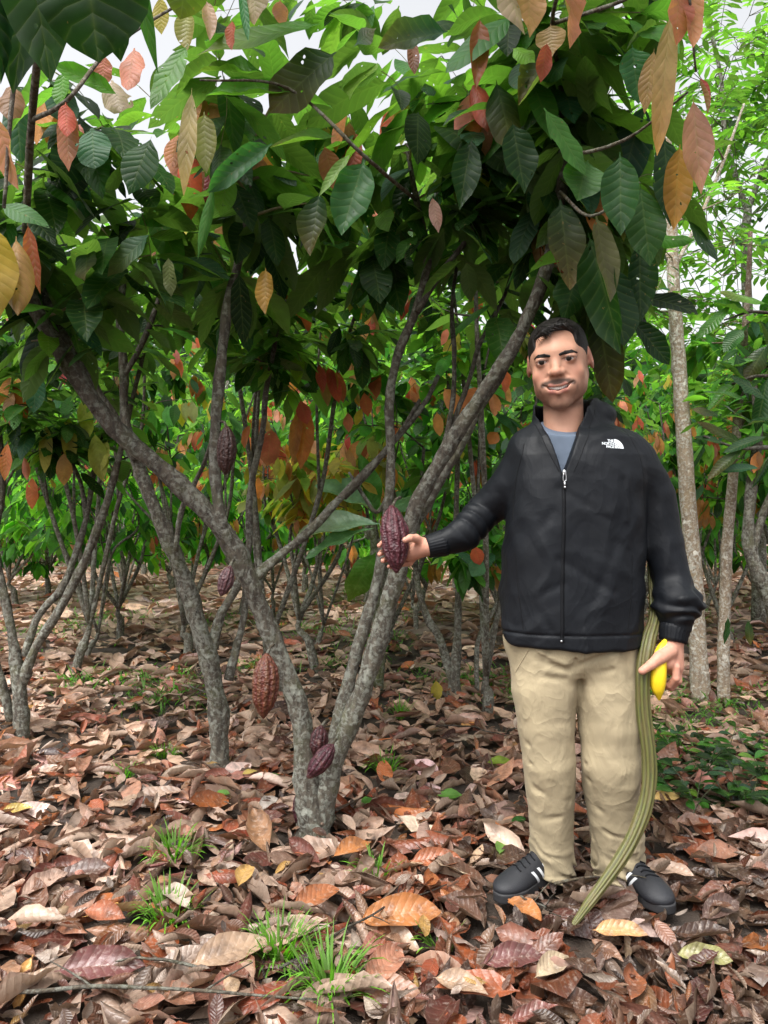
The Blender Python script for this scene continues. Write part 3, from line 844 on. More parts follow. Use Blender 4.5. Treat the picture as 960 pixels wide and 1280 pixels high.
    for h in H:
        x0, y0, x1, y1, Y, w, c = h[:7]
        hero(LB, x0, y0, x1, y1, Y, w, c, h[7] if len(h) > 7 else np.array(c) * .9, dY=r.uniform(-.06, .02), twist=r.normal(0, .2), fold=r.uniform(.1, .35), face=(r.normal(0, .3), -1, r.uniform(.2, .7)))
    # three big dark leaves hanging close to the lens at the top corner
    for h in [(20, -150, 62, 96, 1.15, 92, (.022, .065, .014)), (60, -170, 18, 110, 1.25, 100, (.014, .042, .012)), (95, -140, 122, 72, 1.1, 150, (.018, .055, .012)), (118, -120, 150, 72, 1.15, 60, (.020, .06, .014)),
              (150, -110, 196, 88, 1.25, 26, (.06, .17, .03)), (-20, -100, 0, 100, 1.2, 60, (.014, .05, .018)), (240, -70, 226, 22, 1.5, 60, (.05, .16, .03))]:
        hero(LB, *h, dY=.06, fold=.3, wave=.05, face=(.1, -1, .2), curl=-.3)
treeA = make_tree('cacao_tree', 'lichen spotted pod bearing cacao tree whose forked trunk the man reaches into', 'cacao tree', base_a, A, clA, 41, leafL=.275, kind='dark', flush=.09, heroes=heroesA, ns=10, nleaf=(6, 9), W=.37, hang=.6, group='cacao trees of the grove', kindf=lambda c, r: ('mid' if c[2] > 2.62 else 'dark', .09 if c[2] < 3 else .12))  # upper clusters get lighter greens, backlight put into the leaf colour

# twigs that carry the leaves near the lens, part of the same tree
T = Tubes()
def L3(*p): return [at(*q) for q in p]
for P, R in [(L3((28, 350, 2.5), (40, 150, 2.1), (60, -60, 1.5), (60, -200, 1.2), (150, -150, 1.15)), (.012, .006)),
             (L3((60, -60, 1.5), (20, 90, 1.6), (5, 260, 1.6)), (.006, .004)), (L3((40, 150, 2.1), (84, 125, 1.9), (140, 60, 2.05), (235, 0, 2.2), (330, -35, 2.2)), (.007, .003)),
             (L3((700, 100, 2.6), (690, 30, 2.3), (700, -50, 2.0), (620, -45, 2.0)), (.008, .004)), (L3((690, 30, 2.3), (780, 0, 2.1), (850, -40, 1.9), (870, 90, 1.97)), (.007, .003)),
             (L3((700, 190, 2.6), (735, 190, 2.3), (790, 170, 2.15), (860, 115, 2.0)), (.007, .003)), (L3((520, 250, 2.95), (455, 195, 2.35), (360, 110, 2.35), (250, 100, 2.2)), (.008, .003)),
             (L3((700, 240, 2.6), (740, 270, 2.35), (800, 228, 2.3)), (.006, .003))]:
    T.add(P, R, sub=6, sides=6, rough=.1, seed=3, col=(.6, .45, .36))
tw_o = T.build('twig', M['bark'], treeA)
merge_into([c for c in treeA.children if c.name.startswith('crown')][0], tw_o)

# --- leaning lichen trunk behind it
base_b = at(278, 968, 3.52); base_b[2] = 0
B = [
 ps([(278, 975), (274, 930), (270, 880), (262, 825), (250, 785), (232, 730), (212, 680), (188, 620), (166, 565), (140, 520), (112, 470), (90, 400)], [3.52, 3.5, 3.45, 3.4], [36, 31, 32, 30, 30, 27, 26, 22, 20, 17, 14, 8]),
 ps([(262, 822), (276, 770), (294, 738), (310, 690), (312, 620), (328, 540), (332, 490), (345, 420), (350, 340)], [3.5, 3.6, 3.7], [18, 16, 14, 12, 11, 10, 9, 7, 5]),
 ps([(170, 575), (156, 520), (154, 460), (150, 400), (156, 340), (160, 290)], [3.42, 3.45, 3.5], [14, 15, 14, 13, 11, 8]),
 ps([(154, 470), (172, 440), (190, 400), (205, 350), (214, 300)], [3.44, 3.5], [11, 10, 9, 7, 5]),
 ps([(220, 690), (226, 640), (245, 600), (262, 560), (280, 480)], [3.42, 3.35], [9, 9, 8, 7, 5]),
 ps([(286, 850), (296, 810), (305, 770), (306, 730)], [3.54, 3.6], [16, 13, 11, 8]),
]
rB = np.random.RandomState(202)
clB = ell(rB, 66, (-1.15, 3.8, 2.4), (.85, .7, .7), 1.75) + ell(rB, 44, (-.5, 3.8, 2.2), (.6, .5, .5), 1.75)
treeB = make_tree('cacao_tree', 'leaning cacao tree with white lichen patches just behind the pod bearing one', 'cacao tree', base_b, B, clB, 55, leafL=.21, kind='mid', flush=.12, group='cacao trees of the grove', ns=7)

# --- multi stemmed trunk at the edge
base_c = at(25, 928, 4.0); base_c[2] = 0
Cst = [
 ps([(26, 935), (26, 890), (24, 850), (16, 800), (4, 740), (-6, 680), (2, 600), (-6, 500), (-20, 400)], [4.0, 4.0], [26, 24, 24, 16, 14, 13, 12, 10, 7]),
 ps([(26, 860), (44, 810), (74, 762), (100, 715), (122, 660), (140, 605), (152, 560), (165, 500), (180, 440)], [4.0, 3.95, 3.9], [18, 15, 15, 14, 14, 12, 10, 8, 6]),
 ps([(30, 820), (48, 770), (78, 735), (95, 690), (108, 645), (118, 590), (130, 540)], [4.0, 4.15], [12, 12, 12, 11, 9, 8, 5]),
 ps([(108, 650), (100, 600), (78, 560), (58, 520)], [4.1, 4.1], [8, 7, 6, 4]),
 ps([(12, 900), (4, 860), (-12, 800), (-30, 730)], [4.02, 3.9], [16, 14, 12, 9]),
]
rC = np.random.RandomState(303)
clC = ell(rC, 46, (-1.8, 4.1, 2.0), (.65, .6, .5), 1.55) + ell(rC, 10, (-1.55, 4.0, 1.62), (.4, .3, .2)) 
def heroesC(LB, r):
    for h in [(85, 520, 88, 580, 3.9, 20, (.42, .36, .07)), (58, 530, 56, 590, 3.85, 18, (.40, .34, .07)), (102, 500, 112, 545, 3.9, 20, (.42, .42, .08)), (80, 565, 80, 606, 3.85, 20, (.34, .17, .05)), (118, 540, 128, 600, 3.9, 26, (.30, .34, .06)), (10, 552, 6, 600, 3.5, 18, (.50, .15, .07)), (40, 595, 40, 636, 3.9, 16, (.52, .14, .06)), (30, 570, 34, 600, 3.9, 12, (.6, .2, .15)), (135, 550, 124, 590, 3.9, 18, (.38, .36, .08)), (46, 460, 42, 515, 3.6, 26, (.03, .1, .05))]:
        hero(LB, *h)
treeC = make_tree('cacao_tree', 'grey cacao tree splitting low into several slim stems at the picture edge', 'cacao tree', base_c, Cst, clC, 66, leafL=.21, kind='mid', flush=.12, group='cacao trees of the grove', ns=7, heroes=heroesC)

# --- small forked trunk between the middle tree and the man
base_d = at(568, 872, 5.0); base_d[2] = 0
Dst = [
 ps([(568, 878), (569, 840), (572, 780), (573, 720), (570, 650), (572, 560), (560, 480)], [5.0, 5.0], [24, 19, 12, 11, 9, 8, 5]),
 ps([(566, 850), (550, 800), (532, 768), (520, 710), (524, 640), (530, 560)], [5.0, 5.1], [15, 14, 12, 9, 7, 5]),
 ps([(596, 865), (598, 800), (618, 760), (634, 720), (640, 640)], [5.0, 5.2], [8, 8, 7, 6, 4]),
]
rD = np.random.RandomState(404)
clD = ell(rD, 64, (.45, 5.1, 2.15), (.95, .6, .7), 1.42) + ell(rD, 9, (.62, 4.6, 1.0), (.2, .3, .22))
def heroesD(LB, r):
    for h in [(384, 505, 376, 585, 3.8, 26, (.46, .13, .04)), (374, 510, 366, 575, 3.8, 18, (.44, .16, .04)), (375, 500, 384, 530, 3.75, 20, (.42, .08, .05)), (340, 535, 334, 582, 3.8, 30, (.48, .12, .07)), (330, 540, 342, 580, 3.82, 20, (.5, .16, .1)), (312, 530, 306, 560, 3.8, 14, (.55, .16, .1)),
              (555, 485, 575, 520, 4.2, 22, (.55, .20, .09)), (600, 485, 575, 510, 4.2, 20, (.5, .15, .07)), (615, 490, 618, 520, 4.2, 20, (.5, .18, .09)), (546, 515, 550, 545, 4.2, 14, (.5, .2, .07)), (630, 460, 632, 490, 4.0, 18, (.55, .12, .07)), (622, 540, 612, 555, 4.0, 18, (.4, .13, .04)), (592, 682, 600, 706, 4.4, 18, (.55, .10, .05)), (604, 700, 590, 720, 4.4, 24, (.08, .2, .1)), (545, 850, 547, 875, 4.9, 16, (.5, .36, .08)),
              (455, 490, 460, 520, 3.8, 16, (.36, .08, .04)), (435, 515, 436, 540, 3.9, 14, (.5, .14, .1)), (498, 535, 500, 545, 3.9, 10, (.5, .18, .1))]:
        hero(LB, *h)
treeD = make_tree('cacao_tree', 'slim mossy cacao tree forking near the ground between pod and man', 'cacao tree', base_d, Dst, clD, 77, leafL=.22, kind='bright', flush=.2, group='cacao trees of the grove', ns=6, heroes=heroesD)

# --- tall spotted trunks behind the man's arm
base_e = at(873, 878, 4.85); base_e[2] = 0
E1 = [ps([(876, 882), (872, 800), (866, 700), (858, 600), (852, 500), (846, 420), (841, 330), (838, 250), (830, 120), (826, -60), (815, -260)], [4.85, 4.85], [34, 28, 27, 26, 24, 22, 19, 17, 15, 12, 8]),
      ps([(842, 330), (822, 310), (800, 290), (780, 240), (770, 140)], [4.85, 4.9], [9, 8, 8, 7, 5]),
      ps([(828, 60), (870, -40), (930, -140)], [4.85, 4.6], [9, 8, 5]),
      ps([(846, 330), (880, 260), (905, 200), (930, 130)], [4.85, 5.2], [7, 6, 5, 4])]
base_f = at(903, 882, 4.8); base_f[2] = 0
F1 = [ps([(904, 885), (905, 800), (908, 700), (914, 620), (920, 550), (926, 470), (934, 380), (938, 290)], [4.8, 4.8], [21, 19, 18, 17, 15, 13, 10, 7]),
      ps([(922, 540), (950, 470), (975, 400)], [4.8, 4.9], [8, 7, 5])]

def pinnate(LB, r, T, a, d, L, n, lL, kind='bright', W=.34, tw=None):
    """a compound leaf: paired leaflets on a drooping stalk"""
    d = unit(d); P = []
    for t in np.linspace(0, 1, 6):
        P.append(a + d * L * t + np.array([0, 0, -.28 * L * t * t]))
    P = np.array(P)
    T.add(P, [.0035, .0015], sub=1, sides=4, col=(.5, .6, .3))
    side = unit(np.cross(d, [0, 0, 1]))
    for i in range(n):
        t = .2 + .8 * i / (n - 1)
        p = np.array([np.interp(t, np.linspace(0, 1, 6), P[:, k]) for k in range(3)])
        for s in (-1, 1):
            c = pick_col(r, kind)
            LB.add(p, side * s + d * .5 + np.array([0, 0, -.15 + r.normal(0, .1)]), [r.normal(0, .2), r.normal(0, .2), 1], lL * r.uniform(.8, 1.1), lL * W, droop=r.uniform(.3, 1.0), fold=.15, col=c, wave=.03)

def pinnate_tree(name, lab, base, stems, centres, seed, lL=.12, L=.55, bmat='bark_tan', kind='bright', group=None, n=7):
    r = np.random.RandomState(seed); root = empty(name, base); tag(root, lab, 'tree', group)
    skel = []
    for i, (P, R) in enumerate(stems):
        T = Tubes(); C, rr = T.add(P, R, sub=6, sides=12, rough=.05, seed=seed + i, col=(1, 1, 1))
        T.build('trunk' if i == 0 else 'limb', M[bmat], root)
        skel += [(c, q) for c, q in zip(C, rr)][len(C) // 2:]
    T = Tubes(); LB = Leaves(seed)
    axes = grow_twigs(T, skel, centres, r, r_end=.004, col=(.7, .65, .55))
    for c, a in zip(centres, axes):
        for k in range(3):
            d = unit(a * .6 + r.normal(0, .7, 3) * [1, 1, .35])
            pinnate(LB, r, T, c, d, L * r.uniform(.7, 1.1), n, lL, kind)
    tw_o = T.build('twig', M[bmat], root)
    merge_into(LB.build('leaves', M['leaf_far'], root, ns=4, k=1), tw_o)
    return root
rE = np.random.RandomState(505)
clE = ell(rE, 22, (2.15, 5.2, 3.0), (.65, .8, .7), 2.35) + ell(rE, 16, (1.7, 5.0, 4.7), (1.2, 1.0, .7)) + ell(rE, 4, (1.75, 5.0, 2.75), (.3, .4, .25))
pinnate_tree('shade_tree', 'tall straight shade tree with pale spotted trunk behind the black sleeve', base_e, E1, clE, 88, group='shade trees above the grove')
clF = ell(rE, 26, (2.45, 5.0, 2.15), (.55, .5, .42), 1.7)
make_tree('fruit_tree', 'slender pale trunk tree beside the taller spotted one with drooping green leaves', 'tree', base_f, F1, clF, 99, leafL=.22, kind='bright', flush=.05, bmat='bark_tan', lmat='leaf_far', group='shade trees above the grove', ns=6, W=.30, rough=.05)

# far shade tree whose forked limb shows against the sky
b_g = np.array([3.6, 7.4, gh(3.6, 7.4)])
G1 = [([b_g, b_g + [.0, 0, 1.2], at(932, 330, 7.4), at(935, 262, 7.4)], [.07, .06, .045, .038]),
      ([at(935, 265, 7.4), at(918, 215, 7.4), at(905, 160, 7.4), at(900, 90, 7.4), at(870, -40, 7.3)], [.027, .024, .021, .018, .01]),
      ([at(935, 262, 7.4), at(960, 200, 7.4), at(1010, 120, 7.4), at(1040, 0, 7.4)], [.027, .024, .02, .01])]
rG = np.random.RandomState(606)
clG = ell(rG, 56, (3.5, 7.4, 4.9), (1.3, 1.0, 1.2), 3.2)
clG = [c for c in clG if not (3.2 < c[0] / c[1] * 7.4 < 3.7 and 3.6 < c[2] < 4.3)]
pinnate_tree('shade_tree', 'feathery shade tree whose bare forked limb stands against the white sky', b_g, G1, clG, 111, lL=.16, L=.75, bmat='bark', group='shade trees above the grove', n=8)

# mossy bent cacao trunk at the far edge
base_h = at(985, 800, 4.5); base_h[2] = 0
H1 = [([base_h, at(968, 760, 4.5), at(948, 715, 4.5), at(935, 670, 4.5), at(940, 600, 4.5), at(948, 540, 4.5), at(940, 470, 4.5)], [.055, .05, .045, .035, .03, .025, .015]),
      ([at(938, 690, 4.5), at(955, 640, 4.5), at(990, 560, 4.4)], [.03, .022, .012])]
clH = ell(rG, 22, (2.25, 4.6, 1.85), (.4, .5, .35), 1.5)
make_tree('cacao_tree', 'mossy bent cacao trunk beyond the pale spotted trunks', 'cacao tree', base_h, H1, clH, 122, leafL=.2, kind='bright', flush=.35, group='cacao trees of the grove', ns=6)

# glossy leaved tree reaching in from outside the frame
bi = np.array([2.1, 3.0, 0.0])
I1 = [([bi, bi + [0, 0, .8], bi + [-.1, -.05, 1.5], bi + [-.25, -.1, 2.1]], [.05, .045, .035, .02]),
      ([bi + [-.03, -.02, 1.2], [1.8, 2.9, 1.38], at(975, 560, 2.85), at(925, 560, 2.8), at(880, 545, 2.75)], [.018, .013, .009, .006, .004]),
      ([bi + [-.1, -.05, 1.5], [1.75, 2.9, 1.65], at(960, 470, 2.85), at(915, 480, 2.85)], [.015, .01, .006, .004]),
      ([bi + [-.15, -.05, 1.6], [1.7, 3.0, 1.9], at(950, 390, 3.0), at(905, 400, 3.0)], [.014, .01, .006, .003])]
def heroesI(LB, r):
    Gs = (.020, .070, .020); Gb = (.07, .22, .03)
    for h in [(905, 555, 868, 547, 2.75, 13, Gs), (935, 560, 872, 528, 2.8, 22, Gs), (900, 520, 866, 512, 2.75, 16, Gs), (940, 530, 900, 505, 2.8, 20, Gs), (960, 545, 905, 566, 2.75, 16, Gs), (935, 500, 880, 490, 2.8, 15, (.08, .2, .06)), (975, 520, 925, 535, 2.8, 20, Gs), (950, 585, 900, 590, 2.75, 16, (.03, .1, .05)), (960, 500, 915, 470, 2.8, 24, Gs),
              (945, 450, 893, 465, 2.85, 22, Gb), (930, 470, 885, 515, 2.85, 20, Gb), (920, 440, 935, 500, 2.85, 24, Gs), (895, 450, 940, 485, 2.85, 26, (.05, .17, .03)), (960, 430, 930, 480, 2.85, 26, Gs), (960, 470, 945, 540, 2.85, 24, Gs),
              (915, 380, 870, 425, 3.0, 20, Gb), (940, 395, 890, 378, 3.0, 22, Gb), (960, 380, 900, 365, 3.0, 22, (.09, .26, .03)), (950, 400, 960, 440, 3.0, 22, Gs), (930, 410, 905, 440, 3.0, 22, (.04, .14, .03)), (910, 770, 905, 805, 3.0, 12, Gs), (935, 775, 938, 806, 3.0, 10, Gs), (930, 560, 885, 600, 2.75, 18, Gs), (970, 560, 940, 610, 2.8, 18, Gs)]:
        hero(LB, *h, face=(r.normal(0, .3), -.7, 1), droop=.1, fold=.25, curl=-.1)
clI = ell(rG, 14, (1.75, 2.95, 1.75), (.32, .3, .32), 1.5)
clI = [c for c in clI if 480 + c[0] / c[1] * F > 900]
make_tree('citrus_tree', 'dark glossy leaved tree reaching in beside the pale trunks', 'tree', bi, I1, clI, 133, leafL=.15, kind='dark', flush=.0, lmat='leaf_gloss', bmat='bark', nleaf=(5, 8), heroes=heroesI, ns=8, W=.3, group='shade trees above the grove')

# --- background rows of the grove
def auto_tree(x, y, H, spread, nst, ncl, leafL, kind, flush, seed, lab, z0=None, name='cacao_tree', cat='cacao tree', trunk=.045, ns=4, k=1, fork=.35, nleaf=(6, 9), lmat='leaf_far', group='cacao trees of the grove', W=.38):
    r = np.random.RandomState(seed)
    b = np.array([x, y, float(gh(x, y))])
    fh = fork * r.uniform(.7, 1.3)
    lean = r.normal(0, .06, 2)
    f = b + np.array([lean[0], lean[1], fh])
    stems = []
    tips = []
    for i in range(nst):
        a = 6.28 * i / nst + r.uniform(-.4, .4)
        out = spread * r.uniform(.35, .75)
        z = H * r.uniform(.65, .85)
        e = b + np.array([math.cos(a) * out, math.sin(a) * out, z])
        m1 = f * .62 + e * .38 + np.array([math.cos(a), math.sin(a), 0]) * out * .12 + r.normal(0, .05, 3)
        m2 = f * .3 + e * .7 + r.normal(0, .06, 3)
        P = [f - (0, 0, .05), m1, m2, e]; R = [trunk * .6, trunk * .5, trunk * .4, trunk * .2]
        if i == 0: P = [b - (0, 0, .03), b * .5 + f * .5 + (.01, 0, 0)] + P[:]; R = [trunk * 1.15, trunk] + R
        stems.append((P, R)); tips.append(e)
        e2 = m1 + np.array([r.normal(0, .3) * spread, r.normal(0, .3) * spread, z * .45])
        stems.append(([m1, m1 * .5 + e2 * .5 + r.normal(0, .04, 3), e2], [trunk * .35, trunk * .28, trunk * .15]))
    z0 = H * .5 if z0 is None else z0
    cl = []
    while len(cl) < ncl:
        p = r.normal(size=3); p = p / np.linalg.norm(p) * r.rand() ** .33
        q = b + np.array([p[0] * spread, p[1] * spread, (z0 + H) / 2 + p[2] * (H - z0) / 2])
        cl.append(q)
    return make_tree(name, lab, cat, b, stems, cl, seed, leafL=leafL, kind=kind, flush=flush, lmat=lmat, ns=ns, k=k, nleaf=nleaf, sides=7, rough=.1, group=group, W=W, twig=.004, hang=.75)

BG = [ # px, Y, H, spread, stems, clusters, leaf, kind, flush, z0, label
 (150, 7.0, 1.75, .9, 5, 90, .17, 'lime', .10, .70, 'low rounded bright green cacao bush behind the multi stemmed trunk'),
 (300, 8.0, 1.75, .8, 4, 66, .18, 'lime', .25, .6, 'bushy cacao tree with pink tipped shoots between the two lichen trunks'),
 (20, 8.5, 1.8, .95, 4, 80, .18, 'lime', .12, .6, 'low bright green cacao bush beyond the edge of the multi stemmed trunk'),
 (395, 5.8, 1.95, .6, 4, 44, .19, 'yellow', .5, 1.1, 'young cacao tree with yellow and orange drooping leaves behind the long slanting limb'),
 (235, 6.2, 2.5, .75, 4, 34, .20, 'bright', .5, 1.45, 'cacao tree with pink flush above the leaning lichen trunk'),
 (90, 5.6, 2.8, .8, 4, 36, .20, 'mid', .14, 1.7, 'cacao tree with yellowing leaves standing behind the multi stemmed trunk'),
 (-60, 5.6, 3.0, .9, 4, 40, .2, 'dark', .14, 1.5, 'dark leafy cacao tree cut off by the picture edge'),
 (480, 6.6, 2.6, .85, 5, 70, .20, 'bright', .2, 1.35, 'bright leafy cacao tree straight behind the hanging pod'),
 (660, 6.4, 2.6, .75, 4, 56, .20, 'mid', .22, 1.35, 'orange flushed cacao tree behind the face of the man'),
 (610, 4.6, 3.2, .7, 3, 46, .21, 'dark', .1, 2.1, 'dark cacao tree rising behind the shoulder of the man'),
 (350, 4.9, 3.3, .8, 3, 50, .21, 'dark', .12, 2.15, 'dark cacao tree filling the canopy over the leaning trunk'),
 (60, 9.0, 1.7, 1.0, 4, 70, .19, 'bright', .06, .35, 'waist high green bush under the distant trees at the edge'),
 (330, 10.5, 1.8, 1.1, 4, 60, .20, 'mid', .2, .5, 'waist high bush with orange shoots seen through the trunk fork'),
 (215, 9.6, 1.7, .9, 4, 60, .19, 'lime', .2, .4, 'waist high pale green bush seen left of the trunk fork'),
 (520, 8.0, 1.6, .7, 4, 50, .19, 'lime', .25, .5, 'waist high lime green bush directly below the hanging pod'),
 (440, 9.0, 1.6, .9, 4, 56, .20, 'lime', .2, .5, 'waist high green bush under the broad pale leaves'),
 (620, 8.2, 1.7, .8, 4, 60, .19, 'bright', .2, .5, 'waist high green bush next to the jacket'),
 (840, 9.6, 1.7, 1.0, 4, 60, .19, 'bright', .15, .3, 'waist high green bush behind the pale spotted trunk'),
 (960, 8.8, 1.6, .9, 4, 60, .19, 'bright', .15, .3, 'waist high green bush by the mossy bent trunk'),
 (800, 8.0, 2.3, .8, 4, 64, .18, 'bright', .36, 1.1, 'cacao tree with coral red shoots at the shoulder of the jacket'),
 (915, 6.6, 2.1, .8, 4, 64, .19, 'bright', .34, 1.1, 'red tipped cacao tree behind the pale spotted trunks'),
 (985, 6.8, 2.6, .7, 4, 60, .2, 'mid', .12, 1.3, 'leafy cacao tree partly outside the frame by the mossy bent trunk'),
 (380, 9.5, 2.6, 1.1, 5, 70, .2, 'bright', .2, 1.1, 'distant cacao tree seen through the fork of the pod bearing trunk'),
 (570, 9.5, 2.7, 1.1, 5, 70, .2, 'bright', .22, 1.2, 'distant cacao tree between the hanging pod and the man'),
 (180, 11, 3.0, 1.3, 5, 76, .22, 'bright', .12, 1.2, 'distant cacao tree above the low rounded bush'),
 (-30, 11.5, 3.2, 1.4, 5, 76, .22, 'mid', .12, 1.2, 'distant cacao tree at the edge over the low bushes'),
 (700, 11, 3.0, 1.3, 5, 76, .22, 'mid', .15, 1.2, 'distant cacao tree hidden mostly by the man'),
 (860, 11.5, 2.7, 1.3, 5, 76, .22, 'bright', .15, 1.2, 'distant cacao tree seen between the pale trunk and the shoulder'),
 (1010, 11, 3.2, 1.3, 5, 70, .22, 'mid', .1, 1.2, 'distant cacao tree beyond the glossy leaved branch'),
 (470, 13.5, 3.4, 1.6, 5, 80, .25, 'bright', .1, 1.2, 'farthest cacao tree in line with the hanging pod'),
 (290, 14, 3.6, 1.6, 5, 80, .25, 'bright', .1, 1.2, 'farthest cacao tree in line with the leaning trunk'),
 (90, 15, 3.8, 1.8, 5, 80, .25, 'mid', .1, 1.3, 'farthest cacao tree in line with the multi stemmed trunk'),
 (640, 15, 3.8, 1.8, 5, 80, .25, 'bright', .1, 1.3, 'farthest cacao tree in line with the face'),
]
for i, (px, Y, H, sp, nst, ncl, lL, kind, fl, z0, lab) in enumerate(BG):
    auto_tree((px - 480) / F * Y, Y, H * (1.0 if H < 2.2 else 1.12), sp * 1.1, nst, int(ncl * 1.75), lL * 1.1, kind, fl, 900 + i * 13, lab, z0=z0, trunk=.038 if Y > 9 else .032, ns=5 if Y < 7 else 3)

# bare young stems of the grove standing in the middle distance
ST = [(105, 6.2, 'thin bare stem before the low rounded bush'), (150, 8.4, 'stout brown stem clump under the low rounded bush'), (235, 7.6, 'slim stems between the two lichen trunks'), (395, 6.6, 'bare stems with a red leaf under the long slanting limb'), (340, 8.0, 'grey stems seen through the fork of the trunk'), (455, 8.8, 'thin stems beside the big pale leaf'), (610, 6.9, 'slim crossing stems next to the jacket hem'), (820, 7.2, 'thin stems behind the lower sleeve'), (880, 8.5, 'slim stems between the two pale spotted trunks'), (60, 9.5, 'far thin stems beneath the low bushes'), (520, 7.4, 'brown stems standing behind the forking trunk')]
for i, (px, Y, lab) in enumerate(ST):
    auto_tree((px - 480) / F * Y, Y, 1.9 if Y < 8 else 2.3, .6, 4, 12, .18, 'bright', .5, 3000 + i * 17, 'cacao sapling, ' + lab, z0=1.2, trunk=.022, fork=.25, name='cacao_sapling', cat='sapling', group='young cacao saplings', ns=4)

# far woodland closing the view
def woodland():
    r = np.random.RandomState(10); LB = Leaves(9)
    for _ in range(2600):
        y = r.uniform(11.5, 17); x = r.uniform(-.72, .72) * y
        if math.sin(x * 2.1 + y) * math.sin(y * 1.7 + x) < -.25: continue
        z = gh(x, y) + 1.5 * r.rand() ** 1.2
        c = pick_col(r, 'dark' if r.rand() < .6 else 'bright')
        if r.rand() < .05: c = pick_col(r, 'flush')
        for k in range(3):
            LB.add([x + r.normal(0, .15), y + r.normal(0, .15), z + r.normal(0, .12)], unit(r.normal(size=3) * [1, 1, .4] + [0, 0, -.4]), unit(r.normal(size=3) * .5 + [0, -.3, 1]), r.uniform(.18, .34), r.uniform(.07, .13), droop=.6, fold=.2, col=c, wave=.04)
    tag(LB.build('undergrowth', M['leaf_far'], ns=3, k=1), 'leafy undergrowth filling the gaps under the far trees', kind='stuff')
    r = np.random.RandomState(9); LB = Leaves(8)
    N = 11000
    for _ in range(N):
        y = r.uniform(17, 34); x = r.uniform(-.75, .75) * y
        top = 6.5 + 2.0 * math.sin(x * .55 + 1) + 1.4 * math.sin(x * 1.3)
        if x / y > .27: top = min(top, 5.2)
        z = gh(x, y) + .1 + (max(top, 2.5) - .1) * r.rand() ** 1.25
        c = pick_col(r, 'mid' if r.rand() < .5 else 'bright')
        for k in range(3):
            LB.add([x + r.normal(0, .25), y + r.normal(0, .25), z + r.normal(0, .25)], unit(r.normal(size=3) * [1, 1, .5]), unit(r.normal(size=3) * .5 + [0, -.3, 1]), r.uniform(.4, .85), r.uniform(.2, .36), droop=.6, fold=.2, col=c, wave=.04)
    o = LB.build('far_woodland', M['leaf_far'], ns=3, k=1)
    tag(o, 'far green woodland closing the view behind the grove', kind='stuff')
    T = Tubes()
    for i in range(46):
        y = r.uniform(16, 30); x = r.uniform(-.7, .7) * y; g = float(gh(x, y))
        T.add([[x, y, g - .1], [x + r.normal(0, .3), y, g + 1.5], [x + r.normal(0, .6), y, g + 3.5]], [.10, .08, .04], sub=3, sides=6, col=(1, 1, 1))
    o = T.build('far_woodland', M['bark'])
    tag(o, 'dim trunks inside the far woodland', kind='stuff')
woodland()

# banana plant with broad pale leaves
def banana():
    b = at(470, 800, 5.2); b[2] = 0
    root = empty('banana_plant', b); tag(root, 'banana plant with broad blue green leaves spreading behind the hanging pod', 'banana plant')
    T = Tubes(); T.add([b - (0, 0, .03), b + (0.02, 0, .35), at(468, 700, 5.2), at(466, 650, 5.2)], [.05, .045, .03, .015], sub=4, sides=10, col=(.8, 1.0, .5)); T.build('stem', M['bark'], root)
    for h in [(475, 655, 372, 674, 5.0, 52, (.22, .38, .25), (-.2, -.6, 1)), (470, 640, 395, 608, 5.2, 46, (.20, .36, .22), (0, -.5, 1)), (480, 640, 560, 610, 5.3, 46, (.15, .33, .15), (0, -.5, 1)), (468, 660, 385, 700, 4.9, 30, (.12, .27, .12), (0, -.4, 1)), (470, 690, 438, 752, 4.9, 40, (.09, .28, .04), (.5, -1, .3)), (480, 650, 520, 690, 5.0, 40, (.05, .16, .04), (0, -1, .6)), (470, 650, 450, 570, 5.4, 34, (.08, .24, .05), (0, -1, .3))]:
        LB = Leaves(2)
        hero(LB, *h[:7], face=h[7], droop=.35, fold=.35, wave=.05, curl=-.2)
        LB.build('leaf', M['leaf_gloss'], root, ns=16, k=3, prof=PW_ELL)
banana()

